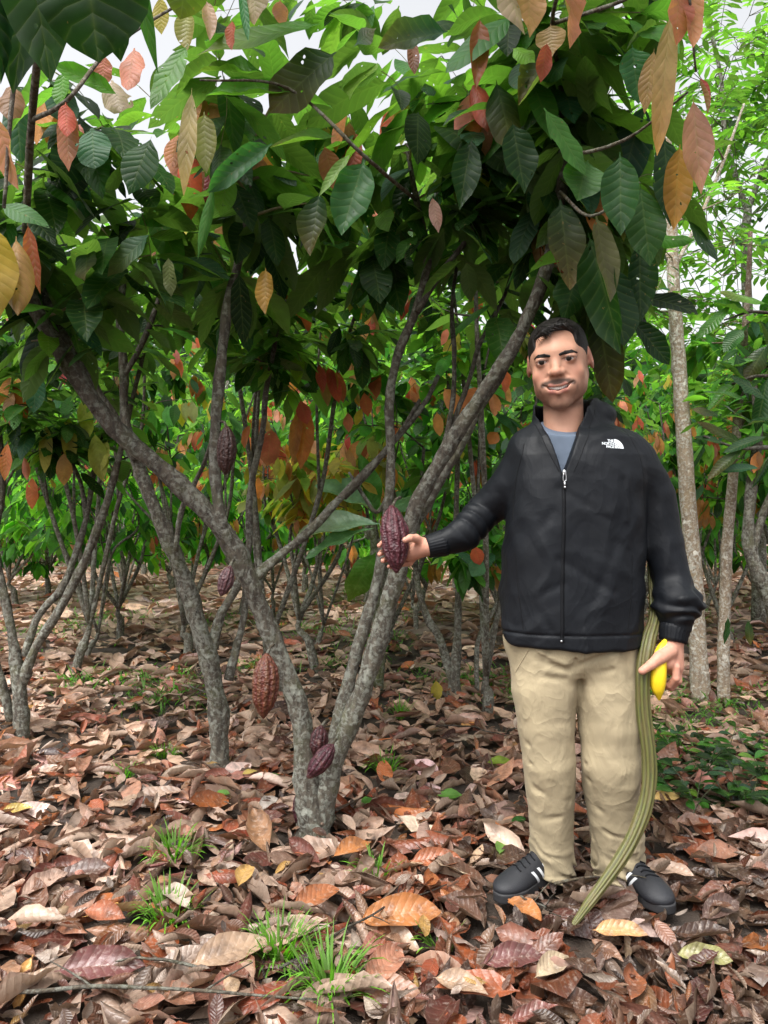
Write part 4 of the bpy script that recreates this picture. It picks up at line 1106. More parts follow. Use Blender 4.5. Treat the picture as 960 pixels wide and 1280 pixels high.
# low green seedlings at the right
SD = [(850, 925, 'small seedling nearest the pale trunk foot'), (880, 950, 'leafy seedling in the middle of the low green patch'), (915, 985, 'dark leaved seedling at the front of the low green patch'), (955, 960, 'seedling cut by the picture edge'), (835, 960, 'seedling just behind the long green pod'), (905, 940, 'upright seedling behind the cream leaf'), (935, 1000, 'broad leaved seedling nearest the camera in the green patch'), (870, 985, 'spreading seedling beside the yellow orange leaf'),
      (940, 925, 'seedling at the far edge of the low green patch'), (990, 1000, 'seedling outside the front corner of the low green patch'), (860, 1003, 'tiny seedling with two leaves touching the dark litter')]
for i, (px, py, lab) in enumerate(SD):
    r = np.random.RandomState(i + 60)
    Y = 1.2 * F / (py + 28 - 640); x = (px - 480) / F * Y
    b = np.array([x, Y, float(gh(x, Y))])
    root = empty('seedling', b); tag(root, lab, 'seedling', 'low green seedlings in the litter')
    T = Tubes(); LB = Leaves(i)
    for s in range(4 if i != 10 else 1):
        a = r.rand() * 6.28; h = r.uniform(.08, .2)
        P = [b - (0, 0, .01), b + (math.cos(a) * .04, math.sin(a) * .04, h * .5), b + (math.cos(a) * .11, math.sin(a) * .11, h)]
        C, rr = T.add(P, [.003, .0015], sub=3, sides=5, col=(.5, .7, .3))
        for j in range(7 if i != 10 else 2):
            p = C[min(len(C) - 1, 1 + j)]; q = r.rand() * 6.28
            c = pick_col(r, 'dark' if i in (2, 6) else 'mid')
            LB.add(p, [math.cos(q), math.sin(q), .35], [r.normal(0, .3), -.2, 1], r.uniform(.06, .11), r.uniform(.03, .048), droop=.5, fold=.25, col=c, wave=.03)
    T.build('stem', M['bark'], root)
    LB.build('foliage', M['leaf_gloss'], root, ns=6, k=2, prof=PW_ELL)

# ------------------------------------------------------------------ cacao pods, parts of the tree they grow on
def pod_mat():
    m, nt, p, out = new_mat('pod_skin'); b = NB(nt)
    co = b.obj(); col = b.attr("Col").outputs['Color']
    n = b.noise(co, 90, 4, .6); n2 = b.noise(co, 18, 3, .6)
    c = b.mix(b.ramp(n, [(.35, (0, 0, 0)), (.7, (1, 1, 1))]), b.mix(1.0, col, (.45, .4, .4), 'MULTIPLY'), col)
    c = b.mix(b.ramp(n2, [(.6, (0, 0, 0)), (.8, (.5, .5, .5))]), c, (.35, .17, .12))
    b.link(c, p.inputs['Base Color']); p.inputs['Roughness'].default_value = .48
    vor = b.n('ShaderNodeTexVoronoi'); vor.inputs['Scale'].default_value = 130; b.link(co, vor.inputs['Vector'])
    b.link(b.bump(b.math('ADD', n, b.math('MULTIPLY', vor.outputs[0], .8)), .9, .004), p.inputs['Normal'])
    return m
M['pod'] = pod_mat()
def pod(top, bottom, w, col, colr, parent, lab, seed=0, ridges=10, stalk=None, tip=.8):
    a, c = np.array(top), np.array(bottom)
    d = unit(c - a); L = np.linalg.norm(c - a)
    e1 = unit(np.cross(d, [0.1, 1, 0])); e2 = np.cross(d, e1)
    nt_, na = 56, 120
    t = np.linspace(0, 1, nt_); th = np.linspace(0, 2 * math.pi, na, endpoint=False)
    prof = np.interp(t, [0, .025, .08, .2, .36, .5, .65, .8, .9, .96, .985, 1], [.0, .22, .48, .80, .98, 1, .93, .72, .44, .2, .1, 0.0])
    k = 9
    prof = np.convolve(np.pad(prof, k // 2, mode='edge'), np.ones(5) / 5, 'same')[k // 2:-(k // 2)]
    prof[0] = prof[-1] = .001
    # five double ridges with deeper furrows between pairs
    rid = .5 + .5 * np.cos(th * ridges); deep = .5 + .5 * np.cos(th * ridges / 2 + math.pi)
    sh = 1 - .10 * (1 - rid) ** 1.6 - .05 * deep
    Wn = Waves(seed + 5, n=8, f0=28, octaves=2)
    P = a[None, None] + d[None, None] * (t * L)[:, None, None] + (e1[None, None] * np.cos(th)[None, :, None] + e2[None, None] * np.sin(th)[None, :, None]) * (prof[:, None] * sh[None, :] * w / 2)[:, :, None]
    V = P.reshape(-1, 3)
    nrm = (e1 * np.cos(th)[:, None] + e2 * np.sin(th)[:, None]); nrm = np.repeat(nrm[None], nt_, 0).reshape(-1, 3)
    V = V + nrm * (Wn(V) * .0011 * np.repeat(prof > .05, na))[:, None]
    V = V + np.repeat(np.sin(t * 3.1) * .04 * L, na)[:, None] * e1[None] * .25
    i, j = np.meshgrid(np.arange(nt_ - 1), np.arange(na), indexing='ij'); j2 = (j + 1) % na
    q = np.stack([i * na + j, (i + 1) * na + j, (i + 1) * na + j2, i * na + j2], -1).reshape(-1, 4)
    c0 = np.array(col)[None, None] * (1 - rid[None, :, None]) + np.array(colr)[None, None] * rid[None, :, None]
    c0 = np.broadcast_to(c0 * .72, (nt_, na, 3)).reshape(-1, 3)
    o = mesh_obj('cocoa_pod', V, q, M['pod'], parent, col=c0)
    o["label"] = lab
    if stalk is not None:
        T = Tubes(); T.add([stalk, (np.array(stalk) + a) / 2 + (0, 0, .004), a + d * .012], [.006, .0045, .007], sub=3, sides=8, col=(.5, .4, .3))
        T.build('stalk', M['bark'], o)
    return o
DP, RP = (.060, .012, .018), (.125, .030, .038)
pod(at(489, 631, 2.47), at(496, 717, 2.43), 36 * 2.45 / F, (.085, .014, .026), (.16, .034, .050), treeA, 'purple cocoa pod cupped in the hand of the man', 1, stalk=at(500, 622, 2.72))
pod(at(333, 816, 2.52), at(329, 899, 2.50), 35 * 2.5 / F, (.17, .035, .02), (.20, .07, .028), treeA, 'largest reddish brown cocoa pod hanging low off the slanting stem', 2, stalk=at(342, 806, 2.58))
pod(at(417, 930, 2.66), at(384, 973, 2.62), 25 * 2.6 / F, DP, (.12, .02, .04), treeA, 'dark purple pod tilted in the trunk fork, nearer of two', 3, stalk=at(420, 924, 2.76))
pod(at(402, 906, 2.74), at(394, 948, 2.72), 23 * 2.7 / F, (.05, .008, .012), (.10, .018, .022), treeA, 'dark upright pod tucked behind in the trunk fork', 4, stalk=at(410, 900, 2.80))
pod(at(288, 707, 2.55), at(276, 746, 2.53), 20 * 2.55 / F, (.09, .03, .04), (.17, .07, .075), treeA, 'small mauve pod hanging under the stem fork', 5, stalk=at(292, 700, 2.62))
pod(at(284, 532, 2.66), at(281, 594, 2.66), 25 * 2.66 / F, (.045, .012, .010), (.08, .025, .018), treeA, 'dark brown pod high on the upright stem', 6, stalk=at(277, 527, 2.72))
pod(at(371, 992, 2.84), at(373, 1032, 2.84), 13 * 2.84 / F, (.06, .01, .02), (.11, .02, .03), treeA, 'little purple pod pressed low against the trunk foot', 7, stalk=at(380, 985, 2.84))
# ------------------------------------------------------------------ surfaces grown from distance fields (person, clothes, shoes)
def seg(P, a, b, ra, rb):
    a = np.asarray(a, float); b = np.asarray(b, float); ab = b - a
    t = np.clip((P - a) @ ab / max(ab @ ab, 1e-12), 0, 1)
    return np.linalg.norm(P - a - t[:, None] * ab, axis=1) - (ra + (rb - ra) * t)
def elli(P, c, r, R=None):
    q = P - np.asarray(c, float)
    if R is not None: q = q @ R
    r = np.asarray(r, float)
    k0 = np.linalg.norm(q / r, axis=1); k1 = np.linalg.norm(q / (r * r), axis=1)
    return k0 * (k0 - 1) / np.maximum(k1, 1e-9)
def smin(a, b, k):
    h = np.clip(.5 + .5 * (b - a) / k, 0, 1)
    return b * (1 - h) + a * h - k * h * (1 - h)
def smax(a, b, k): return -smin(-a, -b, k)
def chain(P, pts, rs, k=.01):
    d = None
    for i in range(len(pts) - 1):
        e = seg(P, pts[i], pts[i + 1], rs[i], rs[i + 1])
        d = e if d is None else smin(d, e, k)
    return d
def gaussline(P, a, b, w):
    """soft ridge along a segment"""
    return np.exp(-(seg(P, a, b, 0, 0) / w) ** 2)

def isosurface(fn, lo, hi, h, step=4, newton=2):
    lo = np.asarray(lo, float); n = (np.ceil((np.asarray(hi) - lo) / h / step).astype(int)) * step + 1
    nc = (n - 1) // step + 1
    def pts(ix):
        return lo + ix * h
    ci = np.stack(np.meshgrid(*[np.arange(k) * step for k in nc], indexing='ij'), -1).reshape(-1, 3)
    cv = fn(pts(ci)).reshape(nc)
    # refine blocks whose corner value is within reach of the surface
    reach = step * h * 1.75
    near = np.abs(cv) < reach * 1.3
    V = np.repeat(np.repeat(np.repeat(cv, step, 0), step, 1), step, 2)[:n[0], :n[1], :n[2]].astype(np.float32)
    nm = np.repeat(np.repeat(np.repeat(near, step, 0), step, 1), step, 2)[:n[0], :n[1], :n[2]]
    # a node block belongs to its lower corner; widen by one block
    big = nm.copy()
    for ax in range(3):
        s = np.zeros_like(big); sl = [slice(None)] * 3; sr = [slice(None)] * 3
        sl[ax] = slice(step, None); sr[ax] = slice(None, -step); s[tuple(sl)] |= big[tuple(sr)]; s[tuple(sr)] |= big[tuple(sl)]; big = big | s
    idx = np.argwhere(big)
    vals = np.empty(len(idx), np.float32)
    for s in range(0, len(idx), 400000):
        vals[s:s + 400000] = fn(pts(idx[s:s + 400000]))
    V[idx[:, 0], idx[:, 1], idx[:, 2]] = vals
    inside = V < 0
    # cells
    c8 = [(i, j, k) for i in (0, 1) for j in (0, 1) for k in (0, 1)]
    m = tuple(n - 1)
    cnt = np.zeros(m, np.int8)
    for (i, j, k) in c8: cnt += inside[i:i + m[0], j:j + m[1], k:k + m[2]]
    act = (cnt > 0) & (cnt < 8)
    cells = np.argwhere(act)
    ids = np.full(m, -1, np.int32); ids[act] = np.arange(len(cells))
    acc = np.zeros((len(cells), 3)); wn_ = np.zeros(len(cells))
    edges = [(a, b) for a in c8 for b in c8 if a < b and sum(abs(p - q) for p, q in zip(a, b)) == 1]
    for a, b in edges:
        va = V[cells[:, 0] + a[0], cells[:, 1] + a[1], cells[:, 2] + a[2]]; vb = V[cells[:, 0] + b[0], cells[:, 1] + b[1], cells[:, 2] + b[2]]
        s = (va < 0) != (vb < 0)
        t = np.where(s, va / np.where(s, va - vb, 1), 0)
        p = np.array(a)[None] + t[:, None] * (np.array(b) - np.array(a))[None]
        acc[s] += p[s]; wn_[s] += 1
    X = pts(cells + acc / wn_[:, None])
    quads = []
    for ax in range(3):
        sl = [slice(None)] * 3; sr = [slice(None)] * 3
        sl[ax] = slice(None, -1); sr[ax] = slice(1, None)
        ch = inside[tuple(sl)] != inside[tuple(sr)]
        e = np.argwhere(ch)
        u, v = (ax + 1) % 3, (ax + 2) % 3
        ok = (e[:, u] > 0) & (e[:, v] > 0) & (e[:, u] < m[u]) & (e[:, v] < m[v]); e = e[ok]
        def cid(du, dv):
            c = e.copy(); c[:, u] += du; c[:, v] += dv; return ids[c[:, 0], c[:, 1], c[:, 2]]
        q = np.stack([cid(-1, -1), cid(0, -1), cid(0, 0), cid(-1, 0)], 1)
        fl = inside[e[:, 0], e[:, 1], e[:, 2]]
        q[~fl] = q[~fl][:, ::-1]
        quads.append(q)
    q = np.vstack(quads); q = q[(q >= 0).all(1)]
    for _ in range(newton):
        d = fn(X); g = grad(fn, X)
        X = X - g * np.clip(d / np.maximum((g * g).sum(1), .25), -h, h)[:, None]
    return X, q
def grad(fn, X, e=1e-3):
    return np.stack([(fn(X + v) - fn(X - v)) / (2 * e) for v in np.eye(3) * e], 1)

# ---- the pose, from photo pixels and depths
PY = 2.40
HS = 1.20                                     # head scale
rollh, yawh, pitchh = math.radians(5.5), math.radians(19), math.radians(9)
EYE = at(694.5, 449, PY - .045)
def rot(ax, a):
    c, s = math.cos(a), math.sin(a)
    return {'x': np.array([[1, 0, 0], [0, c, -s], [0, s, c]]), 'y': np.array([[c, 0, s], [0, 1, 0], [-s, 0, c]]), 'z': np.array([[c, -s, 0], [s, c, 0], [0, 0, 1]])}[ax]
RH = rot('y', -rollh) @ rot('z', -yawh) @ rot('x', pitchh)       # columns: head x (photo right), y (back), z (up)
HC = at(698.0, 450.0, PY)                                  # centre between the ears at eye height
def to_head(P): return ((P - HC) @ RH) / HS
def from_head(q): return HC + (RH @ (np.asarray(q, float) * HS))

EYEX, EYEY, EYEZ = .0335, -.0700, .0
def head_sdf(q):
    """q in head units (metres of a normal head; y negative is the face)"""
    ax = np.abs(q[:, 0]); m = q.copy(); m[:, 0] = ax
    d = elli(q, (0, .018, .020), (.0735, .092, .081))
    d = smin(d, elli(q, (0, -.014, -.028), (.0600, .072, .080)), .035)
    d = smin(d, elli(m, (.036, -.030, -.058), (.024, .034, .032)), .02)
    jaw = smin(seg(m, (.0530, .010, -.048), (.0440, -.018, -.078), .0145, .0145), seg(m, (.0440, -.018, -.078), (.011, -.062, -.106), .0145, .0155), .01)
    d = smin(d, jaw, .028)
    d = smin(d, elli(q, (0, -.068, -.106), (.020, .016, .0155)), .018)
    d = smin(d, seg(m, (0, -.076, .020), (.038, -.062, .018), .009, .008), .022)         # brow
    d = smin(d, elli(m, (.043, -.052, -.036), (.018, .018, .016)), .022)                   # smiling cheek
    d = smax(d, -elli(m, (EYEX, -.0905, .001), (.0165, .0150, .0105)), .012)               # socket
    d = smin(d, elli(q, (0, -.067, -.067), (.047, .0255, .027)), .02)                     # muzzle
    lid = elli(m, (EYEX, EYEY + .0012, EYEZ), (.0172, .0155, .0150))
    d = smin(d, lid, .006)
    d = smax(d, -elli(m, (EYEX - .0003, -.086, -.0016), (.0150, .013, .0038)), .0012)
    # nose
    nose = seg(q, (0, -.073, .008), (0, -.0985, -.0265), .0105, .0105)
    nose = smin(nose, elli(q, (0, -.1020, -.0295), (.0118, .0095, .0088)), .006)
    nose = smin(nose, elli(m, (.0135, -.0880, -.0320), (.0074, .0100, .0070)), .011)
    d = smin(d, nose, .010)
    d = smax(d, -elli(m, (.0068, -.0960, -.0395), (.0042, .0060, .0035)), .003)
    # smile creases from the nose wings down past the mouth corners
    d = d + .0019 * gaussline(m, (.020, -.086, -.034), (.0430, -.064, -.060), .0045) + .0015 * gaussline(m, (.0430, -.064, -.060), (.041, -.057, -.076), .005)
    # lips and the open smile
    arc = lambda z0, z1, y0, y1, x: [(-x, y1, z1), (-x * .55, y0 * .7 + y1 * .3, z0 * .75 + z1 * .25), (0, y0, z0), (x * .55, y0 * .7 + y1 * .3, z0 * .75 + z1 * .25), (x, y1, z1)]
    d = smin(d, chain(q, arc(-.0630, -.0560, -.0920, -.0705, .0400), [.0006, .0018, .0022, .0018, .0006]), .004)
    d = smin(d, chain(q, arc(-.0805, -.0610, -.0915, -.0705, .0390), [.0012, .0032, .0040, .0032, .0012]), .006)
    mo = np.minimum(chain(q, arc(-.0705, -.0590, -.0985, -.0820, .0375), [.0018, .0046, .0053, .0046, .0018], k=.004), chain(q, arc(-.0705, -.0590, -.0900, -.0700, .0375), [.0018, .0046, .0053, .0046, .0018], k=.004))
    d = smax(d, -mo, .002)
    # ears
    ear = elli(m, (.0775, .016, -.004), (.0078, .0180, .0310), rot('y', math.radians(-9)) @ rot('x', math.radians(12)))
    ear = smax(ear, -elli(m, (.0860, .011, -.000), (.0055, .0100, .017)), .004)
    ear = smin(ear, elli(m, (.0745, .004, -.016), (.0045, .005, .008)), .004)
    d = smin(d, ear, .006)
    return d

NB_, NT_ = from_head((0, .030, -.075)), at(705, 545, PY + .03)
def body_rest(P):
    d = chain(P, [NB_, NT_], [.061, .063], .02)                                         # neck
    d = smin(d, elli(P, at(713, 620, PY + .03), (.14, .060, .15)), .03)
    return d

# hand of the arm reaching to the pod: fingers pass behind the pod and close at its far side
WR1 = at(540, 683, 2.440)
HAND1 = dict(palm=[(at(536, 683, 2.440), at(514, 690, 2.478), .027, .030)],
  fingers=[
   [at(509, 679, 2.492), at(491, 676, 2.510), at(478, 679, 2.492), at(474.0, 682, 2.462)],
   [at(507, 688, 2.496), at(489, 687, 2.514), at(477, 691, 2.492), at(474.5, 693, 2.458)],
   [at(509, 697, 2.494), at(492, 697, 2.510), at(480, 700, 2.486), at(478.5, 701, 2.455)],
   [at(513, 704, 2.488), at(499, 706, 2.502), at(489, 708, 2.486), at(486, 708, 2.462)]],
  fr=[(.0100, .0092, .0085, .0072), (.0103, .0095, .0088, .0074), (.0100, .0092, .0084, .0070), (.0088, .0080, .0073, .0062)],
  thumb=[at(529, 679, 2.445), at(520, 673, 2.425), at(513, 672.5, 2.405), at(506.5, 675, 2.398)], tr=(.0165, .0135, .0115, .0092))
# hand of the hanging arm: thumb in front of the long pod, fingers closed round the yellow fruit
WR2 = at(843, 800, 2.335)
HAND2 = dict(palm=[(at(841, 806, 2.335), at(842, 832, 2.338), .029, .031), (at(834, 812, 2.322), at(835, 828, 2.312), .022, .023), (at(845, 812, 2.352), at(845, 832, 2.368), .022, .022)],
  fingers=[
   [at(845, 834, 2.303), at(845, 848, 2.300), at(837, 857, 2.318), at(826, 855, 2.338)],
   [at(848, 836, 2.328), at(848, 851, 2.326), at(839, 860, 2.342), at(827, 857, 2.358)],
   [at(848, 836, 2.351), at(848, 851, 2.352), at(838, 859, 2.366), at(827, 855, 2.376)],
   [at(846, 834, 2.372), at(846, 847, 2.376), at(837, 854, 2.386), at(828, 851, 2.390)]],
  fr=[(.0120, .0108, .0096, .0080), (.0116, .0104, .0094, .0080), (.0108, .0098, .0088, .0074), (.0096, .0086, .0078, .0066)],
  thumb=[at(836, 814, 2.308), at(825, 822, 2.286), at(814, 831, 2.274), at(803, 838.5, 2.272)], tr=(.0250, .0195, .0142, .0115))
def hand_sdf(P, Hd, wr, fore, rw=.026):
    d = None
    for a, b, ra, rb in Hd['palm']:
        e = seg(P, a, b, ra, rb); d = e if d is None else smin(d, e, .012)
    # flatten a little and join the wrist
    d = smin(d, seg(P, fore, wr, .026, rw), .016)
    pc = np.mean([np.array(Hd['palm'][0][0]), np.array(Hd['palm'][0][1])], axis=0)
    for f, rr in zip(Hd['fingers'], Hd['fr']):
        root = f[0] * .55 + pc * .45
        e = chain(P, [root] + f, [rr[0] * 1.1] + list(rr), .0025)
        for q_, r_ in zip(f[1:3], rr[1:3]): e = smin(e, seg(P, q_, q_ + 1e-4, r_ * 1.06, r_ * 1.06), .002)
        d = smin(d, e, .0045)
    e = chain(P, Hd['thumb'], Hd['tr'], .004)
    d = smin(d, e, .009)
    return d
FORE1 = at(585, 668, 2.46); FORE2 = at(845, 745, 2.36)
def skin_sdf(P):
    q = to_head(P)
    out = np.full(len(P), 1.0)
    # head where near, cheap elsewhere
    rh = np.linalg.norm(q, axis=1)
    m = rh < .22
    out = np.maximum(rh - .13, .06) * HS
    if m.any(): out[m] = head_sdf(q[m]) * HS
    out = smin(out, body_rest(P), .03)
    # hidden limbs inside the clothes keep the figure in one piece
    SH1, SH2 = at(665, 585, PY + .03), at(785, 590, PY + .03)
    for pts, rs in [([at(713, 600, PY + .02), SH1, EL1, FORE1], (.07, .045, .035, .030)), ([at(713, 600, PY + .02), SH2, EL2, FORE2], (.07, .045, .036, .030)),
                    ([at(713, 620, PY + .04), at(716, 780, PY + .02)], (.08, .10)),
                    ([at(716, 780, PY + .02), HP1, KN1, AN1, AN1 + np.array([-.01, -.01, -.035])], (.09, .06, .045, .034, .028)), ([at(716, 780, PY + .02), HP2, KN2, AN2, AN2 + np.array([.005, -.01, -.035])], (.09, .06, .045, .034, .028))]:
        out = smin(out, chain(P, pts, rs, .02), .02)
    for Hd, wr, fo in ((HAND1, WR1, FORE1), (HAND2, WR2, FORE2)):
        c = np.array(wr); m = np.linalg.norm(P - c, axis=1) < .26
        if m.any(): out[m] = smin(out[m], hand_sdf(P[m], Hd, wr, fo), .008)
    return out
EL1, EL2 = at(606, 640, PY + .10), at(838, 690, PY + .02)
HP1, HP2 = at(680, 810, PY + .02), at(758, 812, PY + .02)
KN1, KN2 = at(687, 945, PY - .0), at(762, 945, PY - .02)
AN1, AN2 = at(689, 1085, PY + .04), at(777, 1090, PY + .04)

person_base = np.array([at(730, 1120, PY)[0], PY, 0.0])
person = empty('person', person_base)
tag(person, 'smiling dark haired man in black rain jacket and khaki trousers touching a hanging pod', 'person')

def skin_mat():
    m, nt, p, out = new_mat('skin'); b = NB(nt)
    co = b.obj(); col = b.attr("Col").outputs['Color']
    n = b.noise(co, 30, 4, .6); n2 = b.noise(co, 420, 2, .5)
    c = b.mix(b.ramp(n, [(.3, (0, 0, 0)), (.7, (1, 1, 1))]), b.mix(1.0, col, (.90, .84, .82), 'MULTIPLY'), col)
    b.link(c, p.inputs['Base Color'])
    p.inputs['Roughness'].default_value = .55
    p.inputs['Specular IOR Level'].default_value = .3
    p.inputs['Subsurface Weight'].default_value = .12
    p.inputs['Subsurface Radius'].default_value = (.012, .005, .003)
    p.inputs['Subsurface Scale'].default_value = 1.0
    b.link(b.bump(n2, .25, .0006), p.inputs['Normal'])
    return m
M['skin'] = skin_mat()

def build_skin():
    V, q = isosurface(skin_sdf, (-.03, 2.16, .02), (.98, 2.60, 1.82), .003)
    # colours: lips, stubble, cheeks, ears
    h = to_head(V); ax = np.abs(h[:, 0])
    base = np.array([.56, .305, .21])
    C = np.tile(base, (len(V), 1))
    def blend(mask, col): 
        nonlocal C
        C = C * (1 - mask[:, None]) + np.array(col) * mask[:, None]
    inh = np.linalg.norm(h, axis=1) < .17
    face = inh & (h[:, 1] < .03)
    hm = h.copy(); hm[:, 0] = ax
    # cheeks, nose tip warmer
    blend(.45 * np.exp(-(np.linalg.norm(hm - [.043, -.062, -.034], axis=1) / .022) ** 2) * inh, (.56, .22, .15))
    blend(.40 * np.exp(-(np.linalg.norm(hm - [0, -.108, -.030], axis=1) / .014) ** 2) * inh, (.58, .25, .17))
    blend(.5 * (inh & (ax > .074)), (.55, .20, .14))
    # brow shadow painted into the eye sockets as darker, redder skin
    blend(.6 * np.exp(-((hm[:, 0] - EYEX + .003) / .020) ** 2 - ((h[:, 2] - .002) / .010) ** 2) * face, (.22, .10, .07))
    # stubble beard: jaw line, chin and moustache
    jawline = -.064 - .032 * (1 - np.clip(ax / .058, 0, 1) ** 2.2)
    beard = 1 / (1 + np.exp((h[:, 2] - jawline) / .0085))
    beard *= 1 / (1 + np.exp((-h[:, 2] - .126 - .3 * np.clip(-.03 - h[:, 1], -.1, .1) * 0) / .0025)) * np.clip((-.0 - h[:, 1]) / .03, 0, 1)
    beard *= face * (h[:, 1] < .01)
    side = np.exp(-((h[:, 1] - .002) / .016) ** 2) * (ax > .05) * (h[:, 2] < .02) * (h[:, 2] > -.085)
    must = 1.6 * np.exp(-((h[:, 2] + .0535 + .006 * (ax / .042) ** 2) / .0066) ** 2) * (ax < .047) * (h[:, 1] < -.055) * np.clip((.048 - ax) / .010, 0, 1)
    corner = .8 * np.exp(-((ax - .0465) / .0055) ** 2 - ((h[:, 2] + .074) / .018) ** 2) * (h[:, 1] < -.04)
    chinp = np.exp(-(ax / .010) ** 2 - ((h[:, 2] + .094) / .006) ** 2) * (h[:, 1] < -.06) * .5
    W_ = Waves(3, n=12, f0=60, octaves=2)
    nz = 1 + .08 * W_(V)
    bm = np.clip(np.maximum.reduce([beard * .60, .55 * face * np.exp(-((h[:, 2] + .118) / .010) ** 2), side * .38 * face, np.minimum(must, 1) * .93, corner * .65, chinp]) * nz, 0, .9)
    lipu = chain(hm, [(0, -.0945, -.0628), (.018, -.0885, -.0605), (.0400, -.0715, -.0555)], [0, 0, 0])
    lipl = chain(hm, [(0, -.0935, -.0810), (.018, -.0875, -.0755), (.0390, -.0715, -.0600)], [0, 0, 0])
    lm = np.clip(1.6 - np.minimum(lipu / .0021, lipl / .0045), 0, 1) * face * (h[:, 1] < -.06)
    bm = bm * (1 - lm)
    blend(bm * inh, (.050, .030, .022))
    blend(lm * .75, (.40, .145, .125))
    inner = (chain(hm, [(0, -.084, -.0705), (.014, -.080, -.068), (.026, -.072, -.061)], [.0085, .0075, .004]) < 0) & face
    lash = np.exp(-((h[:, 2] - (.0052 - 16.0 * (hm[:, 0] - EYEX) ** 2)) / .0019) ** 2) * (np.abs(hm[:, 0] - EYEX) < .0180) * (h[:, 1] < -.06) * inh
    blend(lash * .8, (.03, .018, .012))
    lash2 = np.exp(-((h[:, 2] - (-.0060 + 14.0 * (hm[:, 0] - EYEX) ** 2)) / .0014) ** 2) * (np.abs(hm[:, 0] - EYEX) < .0150) * (h[:, 1] < -.06) * inh
    blend(lash2 * .45, (.10, .05, .04))
    blend(inner * 1.0, (.13, .02, .02))
    # hands: redder knuckles, palm paler, nails
    for Hd in (HAND1, HAND2):
        for f in Hd['fingers']:
            for j in (1, 2): blend(.35 * np.exp(-(np.linalg.norm(V - f[j], axis=1) / .012) ** 2), (.55, .20, .15))
            blend(.5 * np.exp(-(np.linalg.norm(V - f[3], axis=1) / .012) ** 2), (.62, .27, .21))
        blend(.5 * np.exp(-(np.linalg.norm(V - Hd['thumb'][3], axis=1) / .014) ** 2), (.62, .28, .22))
    hx = ((V[:, 2] < 1.25) & (~inh)); blend(hx * .35, (.58, .27, .21))
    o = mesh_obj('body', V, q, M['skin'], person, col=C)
    return o
build_skin()

# eyes, teeth, brows, hair
M['eye_white'] = simple('eye_white', (.42, .38, .36), rough=.2)
M['iris'] = simple('dark_iris', (.012, .007, .005), rough=.35, spec=.3)
M['teeth'] = simple('teeth', (.90, .88, .84), rough=.25)
def hair_mat(name, col):
    m, nt, p, out = new_mat(name); b = NB(nt)
    co = b.mapping(b.obj(), (300, 90, 90)); n = b.noise(co, 1.0, 3, .6)
    b.link(b.ramp(n, [(.35, tuple(c * .5 for c in col)), (.7, tuple(c * 1.6 for c in col))]), p.inputs['Base Color'])
    p.inputs['Roughness'].default_value = .6
    b.link(b.bump(n, .6, .0015), p.inputs['Normal'])
    p.inputs['Specular IOR Level'].default_value = .3
    return m
M['hair'] = hair_mat('dark_hair', (.012, .009, .008))

def uv_ball(c, rad, R=np.eye(3), nu=20, nv=14):
    V = []
    for i in range(nv + 1):
        for j in range(nu):
            a, b_ = math.pi * i / nv, 2 * math.pi * j / nu
            V.append([math.sin(a) * math.cos(b_), math.sin(a) * math.sin(b_), math.cos(a)])
    V = np.array(V); V[:nu] *= 1; V = (V * np.array(rad)) @ np.asarray(R).T + np.asarray(c)
    q = [[i * nu + j, (i + 1) * nu + j, (i + 1) * nu + (j + 1) % nu, i * nu + (j + 1) % nu] for i in range(nv) for j in range(nu)]
    return V, np.array(q)
for s in (-1, 1):
    V, q = uv_ball((0, 0, 0), (.0140, .0130, .0130)); V = V + [s * EYEX, EYEY, EYEZ]
    V = np.array([from_head(v) for v in V]); eye = mesh_obj('eye', V, q, M['eye_white'], person)
    V, q = uv_ball((0, 0, 0), (.0068, .0022, .0068)); V = V + [s * EYEX - .0004, EYEY - .0120, EYEZ - .0004]
    mesh_obj('iris', np.array([from_head(v) for v in V]), q, M['iris'], eye)
def teeth():
    Vs, qs, n = [], [], 0
    for i in range(-7, 8):
        x = i * .0048; w = .0026
        if True:
            y = -.0872 + .0078 * (abs(x) / .022) ** 2
            hgt = .0054 * (1 - .09 * (abs(i) / 4) ** 1.5)
            V, q = uv_ball((0, 0, 0), (1, 1, 1), nu=12, nv=8)
            V = np.sign(V) * np.abs(V) ** .42
            V = V * [w, .0026, hgt] + [x, y, -.0678 + .0048 * (abs(x) / .022) ** 2]
            Vs.append(np.array([from_head(v) for v in V])); qs.append(q + n); n += len(V)
    mesh_obj('teeth', np.vstack(Vs), np.vstack(qs), M['teeth'], person)
teeth()
def brow_sdf_s(s):
    def f(P):
        q = to_head(P); m = q.copy(); m[:, 0] = q[:, 0] * s
        w = Waves(8, n=8, f0=70, octaves=2)
        d = chain(m, [(.0125, -.0850, .0120), (.027, -.0830, .0150), (.041, -.0755, .0155), (.0560, -.0600, .0095)], [.0036, .0044, .0040, .0016], .003)
        return smax(d + .0 * w(P), head_sdf(q) - .0010, .0010) * HS
    return f
for s in (-1, 1):
    c = from_head((s * .034, -.074, .02))
    V, q = isosurface(brow_sdf_s(s), c - .04, c + .04, .0022, step=2)
    mesh_obj('eyebrow', V, q, M['hair'], person)
HW = Waves(21, n=10, f0=1.0, octaves=2)
